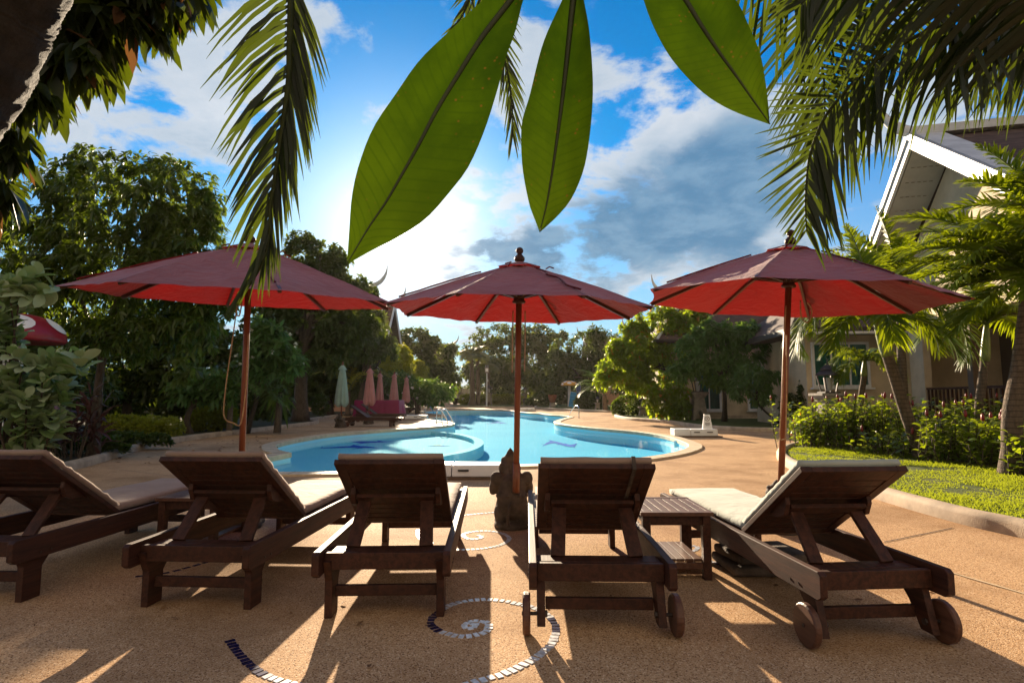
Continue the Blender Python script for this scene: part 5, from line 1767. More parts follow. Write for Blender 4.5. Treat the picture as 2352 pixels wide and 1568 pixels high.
for i, (u, v, ru, rv, y, lab) in enumerate([(875, 830, 42, 50, 37, 'sunlit round shrub tree above the magenta table, left of three'), (925, 835, 28, 42, 41, 'sunlit round shrub tree, middle of three behind the pink parasols'), (962, 860, 24, 30, 45, 'sunlit round shrub tree, smallest and rightmost of three')]):
    tree('shrub_tree', lab, 'tree', y, [(u, v, ru, rv), (u - ru * .4, v + rv * .6, ru * .8, rv * .6), (u + ru * .3, v + rv * .7, ru * .8, rv * .6), (u - ru * .1, v - rv * .7, ru * .5, rv * .4)],
         u, L_HEDGE, 620, 12, .24, .2, None, .14, 31 + i, group='sunlit round shrub trees', gap=-.4, detail=1)
tree('frangipani_tree', 'frangipani bush with scattered white blossoms behind the far pink parasols', 'tree', 36,
     [(900, 880, 55, 28), (950, 890, 40, 26), (1000, 900, 45, 28), (860, 870, 30, 30)], 960, L_FRANGI, 420, 11, .34, .17, None, .12, 37, group=GT, flowers=(M_FLOWW, 34, .12), gap=-.3)
tree('tree', 'brown backlit tree left of the far palms', 'tree', 62,
     [(955, 785, 55, 32), (1000, 830, 45, 48), (1030, 865, 28, 38), (970, 860, 60, 45), (1040, 800, 22, 16), (930, 830, 40, 40)], 985, L_FAR, 1300, 9, .55, .22, None, .35, 41, group=GT, detail=1)
tree('tree', 'wide dark tree at the far end behind the middle parasol pole', 'tree', 84,
     [(1160, 775, 88, 32), (1110, 800, 45, 45), (1225, 785, 60, 40), (1170, 840, 95, 50), (1250, 830, 32, 48), (1200, 890, 85, 35), (1085, 860, 30, 36), (1290, 770, 14, 12), (1268, 815, 28, 48), (1200, 860, 70, 40), (1130, 860, 60, 40)], 1180, L_FAR, 2900, 9, .62, .22, [(1180, 880, 84)], .5, 43, group=GT, detail=1)
tree('tree', 'dark green tree behind the yellow mushroom shelter', 'tree', 64,
     [(1340, 810, 50, 50), (1305, 845, 36, 42), (1370, 770, 24, 24), (1400, 810, 40, 50), (1340, 870, 70, 40), (1280, 890, 36, 30), (1420, 860, 50, 50), (1285, 820, 26, 44)], 1350, L_DARK, 1400, 9, .5, .22, None, .35, 47, group=GT, detail=1)
tree('tree', 'bright yellow green sunlit tree right of the middle parasol', 'tree', 28,
     [(1470, 800, 60, 50), (1520, 745, 48, 45), (1435, 850, 60, 38), (1545, 810, 55, 70), (1395, 868, 30, 20), (1480, 880, 60, 26), (1462, 735, 14, 26), (1565, 730, 40, 32), (1590, 770, 36, 50), (1420, 800, 28, 22), (1500, 850, 60, 40), (1450, 760, 30, 24), (1600, 720, 30, 24)],
     1545, L_BRIGHT, 1900, 11, .27, .18, [(1545, 880, 28)], .13, 53, group=GT)
tree('frangipani_tree', 'green whorled leaf tree before the cream bungalow', 'tree', 23.5,
     [(1620, 835, 50, 32), (1685, 825, 48, 34), (1590, 795, 36, 36), (1700, 765, 55, 30), (1640, 765, 50, 36), (1560, 850, 28, 24), (1740, 800, 26, 30), (1650, 870, 40, 25)],
     G(1664, 971), L_FRANGI, 560, 13, .29, .15, [(1664, 900, 23.5)], .11, 59, group=GT, spread=(50, 105), gap=-.3)
tree('small_tree', 'small tree with drooping leaves before the right bungalow window', 'tree', 21.5,
     [(1725, 860, 36, 34), (1750, 900, 26, 26), (1700, 890, 24, 24), (1770, 860, 20, 16)], G(1743, 972) + Vector((0, -2.2, 0)), L_FRANGI, 220, 10, .24, .16, [(1745, 930, 21.5)], .05, 61, group=GT, hang=.7)
tree('shrub', 'leafy undergrowth shrub left of the tallest lamp pillar', 'shrub', 26.5,
     [(1520, 930, 30, 30), (1555, 910, 30, 35), (1560, 945, 26, 18), (1500, 905, 24, 24)], 1540, L_BRIGHT, 260, 9, .30, .22, None, .06, 67, group='garden shrubs')
tree('shrub', 'dark shrub in the shade beside the bungalow wall', 'shrub', 20.5, [(1830, 925, 34, 26), (1850, 895, 18, 22), (1810, 940, 22, 14)], 1832, L_DARK, 240, 9, .16, .2, None, .05, 71, group='garden shrubs')

tree('tree', 'dark slender tree between the bungalow and its wing', 'tree', 23.5, [(1808, 860, 26, 50), (1822, 800, 30, 40), (1800, 910, 22, 30)], 1812, L_DARK, 420, 10, .22, .2, None, .08, 72, group=GT, gap=-.4)

def hedge(label, cat, y, lobes, base, mat, n, L, seed, group='clipped hedges and bushes', **k):
    return tree('hedge' if 'hedge' in label else 'bush', label, cat, y, lobes, base, mat, n, 9, L, .24, False, .1, seed, 1, group, gap=None, inner=.72, spread=(10, 80), droop=.1, **k)
hedge('round clipped bush beside the low stone lantern post', 'bush', 33, [(1445, 930, 34, 24), (1420, 936, 16, 18), (1468, 934, 16, 18)], 1445, L_MID, 800, .13, 73)
hedge('dark loose bush right of the yellow mushroom', 'bush', 50, [(1350, 918, 28, 20), (1375, 922, 20, 16), (1330, 926, 12, 12)], 1350, L_DARK, 600, .22, 79)
hedge('yellow green clipped hedge left of the left parasol pole', 'hedge', 14.8, [(300, 990, 50, 36), (345, 990, 40, 34), (390, 985, 30, 26), (260, 985, 36, 30)], 320, L_HEDGE, 1300, .085, 83, hang=-.3)
hedge('yellow green clipped hedge just behind the left parasol pole', 'hedge', 18, [(475, 965, 40, 30), (515, 958, 28, 26), (445, 970, 22, 22)], 480, L_HEDGE, 1000, .10, 89, hang=-.3)
hedge('long low yellow green hedge at the far end of the pool', 'hedge', 74,
      [(u, 918.5, 14, 13) for u in range(1068, 1190, 11)] + [(u, 925, 14, 8) for u in range(1072, 1190, 14)], 1125, L_HEDGE, 2200, .24, 97)
hedge('dark hedge at the far end right of the middle pole', 'hedge', 66, [(1232, 920, 14, 12), (1250, 924, 12, 9), (1216, 924, 10, 9)], 1232, L_MID, 380, .24, 101)
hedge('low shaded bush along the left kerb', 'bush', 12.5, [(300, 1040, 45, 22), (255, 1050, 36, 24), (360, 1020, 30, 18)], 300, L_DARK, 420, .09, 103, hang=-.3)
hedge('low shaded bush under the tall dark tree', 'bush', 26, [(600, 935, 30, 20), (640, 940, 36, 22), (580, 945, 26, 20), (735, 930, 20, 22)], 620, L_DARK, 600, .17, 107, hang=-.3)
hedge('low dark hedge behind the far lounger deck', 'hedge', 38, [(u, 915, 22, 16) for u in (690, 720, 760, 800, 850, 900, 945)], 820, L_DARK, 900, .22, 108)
hedge('ragged bushes left of the far garden path', 'bush', 60, [(u, 912, 20, 18) for u in (960, 990)] + [(1255, 905, 20, 18), (1290, 908, 22, 18), (1310, 912, 16, 16)], 980, L_DARK, 700, .32, 109)

hedge('tall unclipped hedge closing the bed behind the mango tree', 'hedge', 22, [(u, 900 + 12 * math.sin(u), 46, 42) for u in range(-240, 660, 45)] + [(u, 935, 46, 20) for u in range(-240, 640, 45)], 200, L_DARK, 3000, .26, 115)
hedge('low dark bush at the foot of the mango tree', 'bush', 10.8, [(60, 1020, 70, 50), (150, 1040, 50, 34), (250, 1035, 40, 26)], 120, L_DARK, 700, .11, 117, hang=-.3)

# distant wood closing the garden
rng = np.random.default_rng(5)
lv = Leaves()
xs = rng.uniform(-150, 150, 5200); ys = rng.uniform(112, 130, 5200)
hts = 5.2 + 2.2 * np.sin(xs * .11) + 1.4 * np.sin(xs * .37 + 1)
P = np.stack([xs, ys, rng.random(5200) * hts], 1)
A = np.tile([0, -1.0, .2], (5200, 1))
whorls(lv, P, A, 7, 1.0, .24, rng, (20, 100), .2, 1)
tag(lv.build('distant_wood', L_FAR), 'hazy distant line of trees closing the garden', 'trees', kind='stuff')

# near shrub with pale oval leaves, left edge
def oval_bush(label, y, lobes, base, mat, n, L, W, seed, flowers):
    rng = np.random.default_rng(seed)
    lb = lobes_px(lobes, y)
    g = base
    t = thing('crown_flower_bush', g, label, 'bush')
    P, A = sample_crown(lb, n, rng, .45, -.3, 3.0)
    mb = MB()
    for p, a in zip(P[::2], A[::2]):
        e = Vector(p); s = g + Vector((rng.uniform(-.35, .35), rng.uniform(-.3, .3), .1))
        mid = s.lerp(e, .6) + Vector((0, 0, -.12))
        mb.tube(catmull([s.lerp(mid, .2), mid, e], 4), list(np.linspace(.016, .006, 9)), 5)
    mb.build('stem', M_BARK, t, smooth=True, world=True)
    lv = Leaves()
    for p, a in zip(P, A):
        ax = unit(np.array([a[0] * .7, a[1] * .7 - .1, a[2] * .4 + .75]) + rng.normal(0, .3, 3))
        h = unit(np.cross(ax, rng.normal(size=3))); k = np.cross(ax, h)
        bs, ds, ls = [], [], []
        for j in range(6):
            q = (h if j % 2 == 0 else k)
            off = -j * .045
            for s in (1, -1):
                bs.append(p + ax * off); ds.append(unit(q * s * .85 + ax * (.75 - .09 * j))); ls.append(L * (.5 + .5 * min(1, (j + 1) / 3)) * rng.uniform(.8, 1.1))
        bs, ds, ls = np.array(bs), np.array(ds), np.array(ls)
        lv.add(oval_batch(bs, ds, ls, ls * W, rng))
    lv.build('foliage', mat, t, off=g)
    fl = Leaves()
    Pf = P[:: max(1, len(P) // flowers)]
    whorls(fl, Pf + np.array([0, 0, .06]), np.tile([0, 0, 1.0], (len(Pf), 1)), 22, .035, .4, rng, (10, 90), 0, 1)
    fl.build('blossoms', M_FLOWP, t, off=g)
    return t
def oval_batch(P, D, L, W, rng, droop=.08):
    """broad rounded leaf, 3 cross ribs"""
    n = len(P)
    D = unit(D)
    S = unit(np.cross(D, np.array([0, 0, 1.0]) + rng.normal(0, .3, (n, 3))))
    N = unit(np.cross(S, D))
    Lc, Wc = L[:, None], W[:, None]
    ts, ws = (0, .12, .35, .62, .86, 1.0), (.05, .55, .95, 1.0, .66, .03)
    rows = []
    for t_, w_ in zip(ts, ws):
        c = P + D * Lc * t_ + N * Lc * (.10 * math.sin(t_ * 2.2)) + np.array([0, 0, -1]) * Lc * droop * t_ ** 2
        rows += [c - S * Wc * w_ + N * Wc * w_ * .25, c, c + S * Wc * w_ + N * Wc * w_ * .25]
    V = np.stack(rows, 1)
    k = len(ts) * 3
    b = np.arange(n)[:, None] * k
    Q = []
    for r_ in range(len(ts) - 1):
        for c in (0, 1):
            i = r_ * 3 + c
            Q.append(b + np.array([i, i + 1, i + 4, i + 3]))
    return V.reshape(-1, 3), np.concatenate(Q, 0)
oval_bush('pale grey green bush with broad oval leaves at the left edge', 5.7,
          [(40, 640, 50, 50), (10, 740, 40, 60), (80, 830, 80, 34), (185, 828, 45, 20), (60, 900, 90, 60), (40, 985, 95, 50), (100, 960, 40, 50), (20, 620, 40, 40)],
          Vector((-5.0, 5.8, .06)), L_GREY, 82, .20, .29, 113, 9)

# purple leaved cordyline stems
rng = np.random.default_rng(9)
g = G(165, 1062); t = thing('cordyline', g, 'dark red leaved cordyline clump beside the pale bush', 'plant')
lv = Leaves(); mb = MB()
for i in range(26):
    e = np.array([g.x + rng.uniform(-.65, .5), g.y + rng.uniform(-.4, .5), rng.uniform(.35, 1.15)])
    mb.tube([Vector((e[0] * .6 + g.x * .4, e[1], .05)), Vector(e)], .012, 5)
    whorls(lv, e[None], np.array([[0, 0, 1.0]]), 12, .42, .07, rng, (15, 80), .35, 2)
mb.build('stem', M_BARK, t, world=True); lv.build('foliage', L_RED, t, off=g)

# bird's nest fern on a trunk
p = at(640, 905, 17.5); g = Vector((p.x, p.y, .05))
t = thing('nest_fern', g, "bird's nest fern with long drooping straps in front of the tall dark tree", 'fern')
lv = Leaves()
whorls(lv, np.array([[p.x, p.y, p.z]] * 2), np.array([[0, -.1, 1.0]] * 2), 17, .85, .085, rng, (35, 85), .85, 2)
lv.build('fronds', L_MID, t, off=g)
mb = MB(); mb.tube([g, g + Vector((.05, 0, p.z))], [.12, .09], 8); mb.build('stump', M_BARK, t, world=True)

# ---------------------------------------------------------------- palms
def frond_geo(pts, lv, rmb, L, n, w, ang=(70, 30), droop=.35, lift=.25, rr=(.02, .004), seed=0, prof=None, ref=None, t0=.06, sides=(1, -1), jit=.12):
    """feather leaf: leaflets on both sides of a curved rachis"""
    rng = np.random.default_rng(seed)
    line = catmull(pts, 10)
    m = len(line)
    arr = np.array([p[:] for p in line])
    seg = np.linalg.norm(np.diff(arr, axis=0), axis=1)
    cum = np.concatenate([[0], np.cumsum(seg)]); tot = cum[-1]
    rmb.tube(line, list(np.linspace(rr[0], rr[1], m)), 6)
    T = np.gradient(arr, axis=0); T = unit(T)
    for sd in sides:
        ts = np.clip(np.linspace(t0, .995, n) + rng.normal(0, .25 / n, n), 0, .999)
        P = np.stack([np.interp(ts * tot, cum, arr[:, k]) for k in range(3)], 1)
        Tt = unit(np.stack([np.interp(ts * tot, cum, T[:, k]) for k in range(3)], 1))
        rf = np.array(ref) if ref is not None else np.array([0, 0, 1.0])
        S = np.cross(Tt, rf)
        nr = np.linalg.norm(S, axis=1)
        S = unit(S + np.array([1e-4, 0, 0])) * sd
        N = unit(np.cross(S, Tt)) * sd
        if ref is None: N = N * np.sign(N[:, 2:3] + 1e-6)
        Ls = L if isinstance(L, (int, float)) else L[0 if sd > 0 else 1]
        an = ang[0 if sd > 0 else 1] if isinstance(ang[0], tuple) else ang
        a = np.radians(np.interp(ts, [0, 1], an) + rng.normal(0, 5, n))
        D = Tt * np.cos(a)[:, None] + S * np.sin(a)[:, None] + N * (lift + rng.normal(0, jit, n))[:, None]
        D = unit(D)
        pf = (np.sin(np.pi * np.clip(ts * .86 + .12, 0, 1)) ** .7) if prof is None else np.interp(ts, prof[0], prof[1])
        Ln = (Ls * pf * rng.uniform(.86, 1.08, n))[:, None]
        ws = w if isinstance(w, (int, float)) else w[0 if sd > 0 else 1]
        wd = ws * (.45 + .55 * pf)[:, None]
        wdir = unit(np.cross(D, N) + rng.normal(0, .1, (n, 3)))
        rows = []
        dr = ((droop if isinstance(droop, (int, float)) else droop[0 if sd > 0 else 1]) * rng.uniform(.6, 1.4, n))[:, None]
        for s, q in ((0, .5), (.18, 1.0), (.55, .85), (.85, .42), (1.0, .05)):
            c = P + D * Ln * s + np.array([0, 0, -1.0]) * Ln * dr * s * s
            rows += [c - wdir * wd * q, c + wdir * wd * q]
        V = np.stack(rows, 1).reshape(-1, 3)
        b = np.arange(n)[:, None] * 10
        Q = np.concatenate([b + np.array([2 * i, 2 * i + 1, 2 * i + 3, 2 * i + 2]) for i in range(4)], 0)
        lv.add((V, Q))

def arc_pts(o, az, el, L, bend, k=7):
    p = Vector(o); out = [p.copy()]
    for i in range(k):
        e = R(el - bend * ((i + .5) / k) ** 1.2)
        p = p + Vector((math.cos(R(az)) * math.cos(e), math.sin(R(az)) * math.cos(e), math.sin(e))) * L / k
        out.append(p.copy())
    return out

def palm(label, trunk, y, r0, r1, fronds, L=.45, n=46, w=.018, seed=1, shaft=.5, mat=None, group='feather palms', droop=.45, lift=.3, name='palm_tree', ang=(65, 30), split=True):
    pts = [at(u, v, y) if v is not None else Vector((at(u, 910, y).x, y, .05)) for u, v in trunk]
    if pts[0].z < .3: pts[0].z = .04
    g = pts[0].copy()
    t = thing(name, g, label, 'palm', group)
    line = catmull(pts, 8)
    m = len(line)
    tl = sum((line[i + 1] - line[i]).length for i in range(m - 1))
    cut = m - 1
    acc = 0
    while cut > 1 and acc < shaft:
        acc += (line[cut] - line[cut - 1]).length; cut -= 1
    mb = MB()
    rad = [r0 + (r1 - r0) * i / (m - 1) + r0 * .5 * max(0, 1 - i / (m * .12)) for i in range(m)]
    mb.tube(line[:cut + 2], rad[:cut + 2], 14)
    mb.build('trunk', M_PALMB, t, smooth=True, world=True)
    if shaft:
        k = m - cut
        mb = MB(); mb.tube(line[cut:], [r1 * q for q in np.interp(np.linspace(0, 1, k), [0, .15, .5, 1], [1.12, 1.25, 1.05, .6])], 14)
        mb.build('crownshaft', M_SHAFT, t, smooth=True, world=True)
    top = line[-1]
    for i, (az, el, fl, bend) in enumerate(fronds):
        lv, rmb = Leaves(), MB()
        frond_geo(arc_pts(top, az, el, fl, bend), lv, rmb, L, n, w, ang, droop, lift, (.022 * L / .45, .004), seed * 50 + i)
        V = np.concatenate(lv.V); Q = np.concatenate(lv.Q)
        o0 = len(V)
        V = np.concatenate([V, np.array([p[:] for p in rmb.v])])
        me_q = [f for f in rmb.f if len(f) == 4]
        Q2 = np.array(me_q) + o0
        np_mesh('frond', V, np.concatenate([Q, Q2]), [mat or L_PALM, M_RACH], t, None, [0] * len(Q) + [1] * len(Q2), off=g)
    return t
def rnd_fronds(seed, n, L, lo=-10, hi=75, bend=(60, 110)):
    r_ = random.Random(seed); out = []
    for i in range(n):
        el = lo + (hi - lo) * ((i * .618) % 1)
        out.append((i * 137.5 + r_.uniform(-15, 15), el, L * r_.uniform(.85, 1.1), r_.uniform(*bend)))
    return out
palm('leaning ringed palm with arching fronds, its trunk crossing before the veranda', [(2112, None), (2085, 960), (2056, 870), (2030, 790), (2012, 735)], 10, .105, .08,
     [(184, 48, 2.25, 165), (172, 40, 1.9, 150), (-8, 42, 2.3, 165), (200, 55, 2.1, 150), (165, 60, 1.8, 110), (205, 20, 1.5, 100), (10, 30, 1.7, 120), (-15, 15, 1.6, 100), (30, 55, 1.8, 110), (250, 25, 1.3, 110), (290, 45, 1.4, 110), (90, 40, 1.5, 90), (120, 80, 1.7, 40), (200, 84, 1.8, 30), (60, 78, 1.7, 35), (340, 70, 1.8, 90)],
     .52, 58, .024, 2, .62, droop=.5)
palm('smooth pale palm standing behind the red cone shrubs at the right', [(2240, None), (2250, 930), (2262, 830), (2266, 745)], 12, .095, .075,
     [(200, 40, 1.7, 110), (170, 20, 1.6, 80), (150, 55, 1.8, 90), (20, 30, 1.7, 110), (-10, 50, 1.8, 100), (270, 45, 1.4, 110), (230, 60, 1.7, 100), (90, 60, 1.7, 60), (310, 65, 1.7, 80), (180, 80, 1.9, 50), (60, 80, 1.9, 40)],
     .52, 58, .024, 3, .75, droop=.5)
palm('thick dark trunked palm at the right edge with a big bright crown', [(2312, None), (2325, 960), (2345, 840), (2360, 720), (2368, 640)], 7.9, .125, .10,
     [(180, 40, 2.0, 70), (165, 62, 2.1, 70), (195, 20, 1.8, 70), (210, 55, 2.0, 90), (240, 35, 1.5, 100), (150, 30, 1.9, 80), (120, 60, 2.0, 60), (260, 65, 1.7, 90), (172, 5, 1.7, 50), (0, 50, 1.8, 90), (320, 60, 1.6, 90), (185, -15, 1.5, 40), (225, 10, 1.6, 60), (176, 30, 1.9, 60), (188, 50, 1.9, 80), (160, 15, 1.8, 60), (205, 40, 1.8, 85), (232, 55, 1.7, 95), (155, 48, 2.0, 75)],
     .52, 74, .021, 4, .0, droop=.4, lift=.4)
palm('small thin palm in front of the wide curtained window', [(1972, None), (1976, 930), (1984, 870), (1986, 828)], 14, .075, .06,
     [(185, 40, 1.2, 140), (200, 10, 1.1, 100), (165, 60, 1.2, 120), (0, 30, 1.1, 130), (20, 55, 1.2, 120), (270, 40, 1.0, 120), (90, 50, 1.1, 90), (330, 10, 1.0, 90)],
     .40, 50, .020, 5, .35, droop=.5)
palm('tall bushy palm behind the right parasol canopy', [(2075, None), (2070, 800), (2068, 660)], 13.2, .10, .08,
     [(170, 75, 1.9, 60), (190, 55, 1.9, 80), (185, 85, 2.0, 20), (160, 40, 1.9, 90), (200, 30, 1.7, 90), (20, 60, 1.9, 80), (0, 40, 1.8, 90), (340, 75, 1.9, 50), (90, 70, 1.8, 50), (270, 50, 1.5, 100), (240, 70, 1.7, 80), (145, 65, 1.9, 60), (210, 10, 1.6, 80)],
     .50, 58, .024, 6, .5, mat=L_PALM, droop=.35, lift=.45)
palm('bright bushy palm whose crown rises at the far right edge', [(2420, None), (2410, 700), (2405, 520)], 9.2, .11, .09,
     [(180, 60, 1.7, 70), (170, 80, 1.8, 50), (200, 40, 1.6, 90), (150, 50, 1.7, 80), (190, 20, 1.5, 70), (215, 65, 1.6, 90), (240, 45, 1.4, 100), (160, 25, 1.6, 80), (110, 70, 1.7, 60), (270, 70, 1.5, 90), (183, 0, 1.4, 60)],
     .52, 58, .024, 8, .4, droop=.35, lift=.45)
GFX = 'bushy palms at the far end'
for i, (u, vt, nf, lab) in enumerate([(1084, 815, 14, 'far bushy palm with a thick trunk, left of the flood light'), (1097, 812, 10, 'far bushy palm with a thin trunk squeezed against its thicker neighbour'), (1120, 838, 13, 'far bushy palm right behind the flood light pole'), (1191, 842, 12, 'far bushy palm just right of the middle parasol pole')]):
    palm(lab, [(u, None), (u + 1, 890), (u + (i - 1.5) * 1.2, vt)], 70 + i, .42 if i == 0 else .26, .2, rnd_fronds(40 + i, nf, 2.3, 5, 82, (70, 130)), .75, 44, .05, 60 + i, 0, L_FOXT, GFX, .5, .3, ang=(75, 40))
palm('young coconut palm with sweeping fronds behind the navy notice board', [(1390, None), (1388, 905)], 42, .2, .15,
     [(180, 70, 2.6, 120), (165, 55, 2.6, 100), (200, 80, 2.4, 90), (150, 75, 2.8, 70), (30, 60, 2.4, 100), (190, 40, 2.2, 100), (100, 80, 2.6, 50), (210, 60, 2.0, 110)], .7, 44, .03, 71, 0, L_FRANGI, droop=.3)
palm('clump palm with fine fronds behind the left parasol pole', [(530, None), (530, 930)], 17.2, .09, .07,
     [(0, 70, 2.2, 90), (30, 60, 2.2, 90), (180, 65, 2.2, 80), (210, 75, 2.0, 80), (320, 60, 2.0, 110), (270, 75, 2.0, 100), (150, 50, 2.1, 90), (350, 50, 2.0, 110), (60, 80, 2.3, 50)], .5, 40, .016, 73, 0, L_FRANGI, droop=.4)
palm('shaded fan of palm fronds behind the closed green parasol', [(800, None), (800, 900)], 33, .16, .12,
     [(180, 65, 3.0, 90), (30, 60, 3.0, 90), (150, 75, 3.0, 60), (0, 70, 2.8, 100), (210, 70, 2.6, 100), (330, 65, 2.8, 100), (90, 80, 3.2, 40)], .7, 40, .03, 75, 0, L_HEDGE, droop=.4)

# ---------------------------------------------------------------- red cone shrubs and flower bush by the lawn
def costus(label, u, y, wd, ht, n, seed, cones, v0=None, mat=None):
    rng = np.random.default_rng(seed)
    p = at(u, 910, y); g = Vector((p.x, y, .09))
    t = thing('cone_ginger_shrub', g, label, 'shrub', 'red cone ginger shrubs by the lawn')
    lv, mb = Leaves(), MB()
    tops = []
    for i in range(n):
        b = Vector((g.x + rng.normal(0, wd * .30), y + rng.normal(0, wd * .25), .08))
        hh = ht * rng.uniform(.45, .90)
        top = b + Vector((rng.normal(0, .10), rng.normal(0, .10) - .05, hh))
        mb.tube([b, b.lerp(top, .5) + Vector((rng.normal(0, .03), 0, 0)), top], [.010, .008, .006], 5)
        k = int(hh / .055)
        fr = np.linspace(.12, 1, k)
        P = np.array([list(b.lerp(top, f)) for f in fr])
        ph = np.arange(k) * 2.2 + rng.random() * 6
        D = np.stack([np.cos(ph), np.sin(ph), np.full(k, .45)], 1) + rng.normal(0, .15, (k, 3))
        L = .155 * rng.uniform(.7, 1.15, k)
        lv.add(oval_batch(P, D, L, L * .26, rng, .25))
        tops.append(top)
    mb.build('stem', M_BARK, t, world=True)
    lv.build('foliage', mat or L_COSTUS, t, off=g)
    tops.sort(key=lambda q: -q.z)
    for q in tops[:cones]:
        mb = MB(); mb.lathe([(.016, 0), (.024, .03), (.022, .075), (.008, .115)], q, 8); mb.build('flower_cone', M_FLOWR, t, smooth=True, world=True)
    return t
costus('red cone shrub around the stone pillar before the curtained window', 1905, 12.2, 1.25, 1.15, 60, 201, 7)
costus('red cone shrub left of the leaning ringed palm trunk', 2010, 11.6, 1.3, 1.2, 60, 202, 8)
costus('red cone shrub right behind the leaning ringed palm trunk', 2150, 11.0, 1.3, 1.0, 55, 203, 5)
costus('red cone shrub in front of the smooth pale palm', 2215, 9.3, 1.1, .85, 60, 204, 8)
costus('red cone shrub at the foot of the thick dark palm', 2300, 8.9, 1.0, .80, 46, 205, 5)
costus('taller red cone shrub below the veranda railing', 2240, 12.6, 1.6, 1.15, 60, 206, 4)
costus('low red cone shrub at the foot of the leaning palm', 2040, 10.4, .9, .5, 34, 207, 2)
costus('red cone shrub cut off by the right picture edge', 2365, 7.6, .8, .75, 30, 208, 3)
costus('shaded red cone shrub deep in the right bed', 2080, 13.2, 1.8, 1.0, 60, 209, 3)
tree('flower_bush', 'yellow green bush with pink blossoms right of the right parasol pole', 'bush', 12.6,
     [(1855, 965, 38, 26), (1895, 990, 50, 26), (1840, 985, 26, 18), (1925, 975, 36, 36), (1870, 1005, 40, 18)], Vector((at(1880, 910, 12.6).x, 12.6, .09)), L_BRIGHT, 420, 11, .085, .22, False, .05, 211, flowers=(M_FLOWK, 16, .03), gap=None, inner=.5)

# ---------------------------------------------------------------- leaves and fronds hanging into the top of the picture
GBL = 'big leaves hanging at the top'
def big_leaf(label, left, mid, right, y, fold, tipy=0.0):
    K = 34
    def res(px):
        pts = catmull([Vector((u, v, 0)) for u, v in px], 8)
        arr = np.array([p[:2] for p in pts]); cum = np.concatenate([[0], np.cumsum(np.linalg.norm(np.diff(arr, axis=0), axis=1))])
        ts = np.linspace(0, 1, K) * cum[-1]
        return np.stack([np.interp(ts, cum, arr[:, k]) for k in range(2)], 1)
    l, m, r_ = res(left), res(mid), res(right)
    vs, uv, fs = [], [], []
    N = 6
    for i in range(K):
        for j in range(-N, N + 1):
            f = abs(j) / N
            e = l[i] if j < 0 else r_[i]
            px = m[i] * (1 - f) + e * f
            d = y + tipy * i / K - fold * (f ** 1.5) * math.sin(math.pi * i / (K - 1)) + .006 * mnoise.noise(Vector((i * .35, j * .3, y * 9))) * f
            vs.append(at(px[0], px[1], d)); uv.append((.5 + .5 * j / N, i / (K - 1)))
    for i in range(K - 1):
        for j in range(2 * N):
            a = i * (2 * N + 1) + j
            fs.append((a, a + 1, a + 2 * N + 2, a + 2 * N + 1))
    org = vs[N].copy()
    me = bpy.data.meshes.new('big_leaf')
    me.from_pydata([p - org for p in vs], [], fs)
    ul = me.uv_layers.new(name='UVMap')
    for lp_ in me.loops: ul.data[lp_.index].uv = uv[lp_.vertex_index]
    me.update()
    o = link_mesh('big_leaf', me, M_BIGL, None, True)
    o.location = org
    tag(o, label, 'leaf', GBL)
    mb = MB()
    ln = [vs[i * (2 * N + 1) + N] - org + Vector((0, -.001, 0)) for i in range(K)]
    mb.tube(ln, list(np.linspace(.0055, .0007, K) * y / .75), 8)
    mb.build('midrib', M_RACHD, o, smooth=True)
    return o
c2 = lambda pts: [(784.4 + .36618 * x, .36618 * y) for x, y in pts]
big_leaf('largest hanging green leaf, its tip touching the sun glare', c2([(1300, -380), (1050, -140), (890, 0), (640, 230), (480, 390), (340, 590), (200, 800), (110, 1030), (65, 1230), (48, 1450), (34, 1658)]),
         c2([(1300, -380), (1190, -190), (1065, 0), (880, 240), (740, 460), (600, 690), (480, 920), (390, 1080), (280, 1270), (190, 1400), (110, 1530), (34, 1658)]),
         c2([(1300, -380), (1200, -170), (1140, 0), (1090, 200), (1035, 350), (985, 540), (900, 810), (800, 1040), (690, 1190), (530, 1370), (350, 1490), (200, 1565), (34, 1658)]), .74, .02, -.03)
big_leaf('middle hanging green leaf with a straight dark midrib', c2([(1475, -330), (1430, -120), (1385, 0), (1265, 270), (1180, 600), (1133, 760), (1127, 920), (1140, 1090), (1180, 1290), (1210, 1370), (1243, 1457)]),
         c2([(1475, -330), (1465, -150), (1452, 0), (1430, 210), (1405, 450), (1375, 700), (1345, 920), (1320, 1090), (1285, 1290), (1243, 1457)]),
         c2([(1475, -330), (1505, -120), (1520, 0), (1555, 200), (1577, 520), (1565, 780), (1530, 1020), (1480, 1170), (1420, 1280), (1330, 1380), (1243, 1457)]), .80, .03)
big_leaf('right hanging green leaf with brown specks beside the coconut fronds', [(1440, -190), (1462, -60), (1478, 0), (1500, 60), (1535, 125), (1580, 180), (1630, 225), (1690, 258), (1768, 286)],
         [(1440, -190), (1510, -90), (1573, 0), (1610, 60), (1650, 120), (1690, 175), (1725, 225), (1768, 286)],
         [(1440, -190), (1600, -120), (1690, 0), (1720, 60), (1745, 120), (1757, 180), (1764, 235), (1768, 286)], .86, .025)

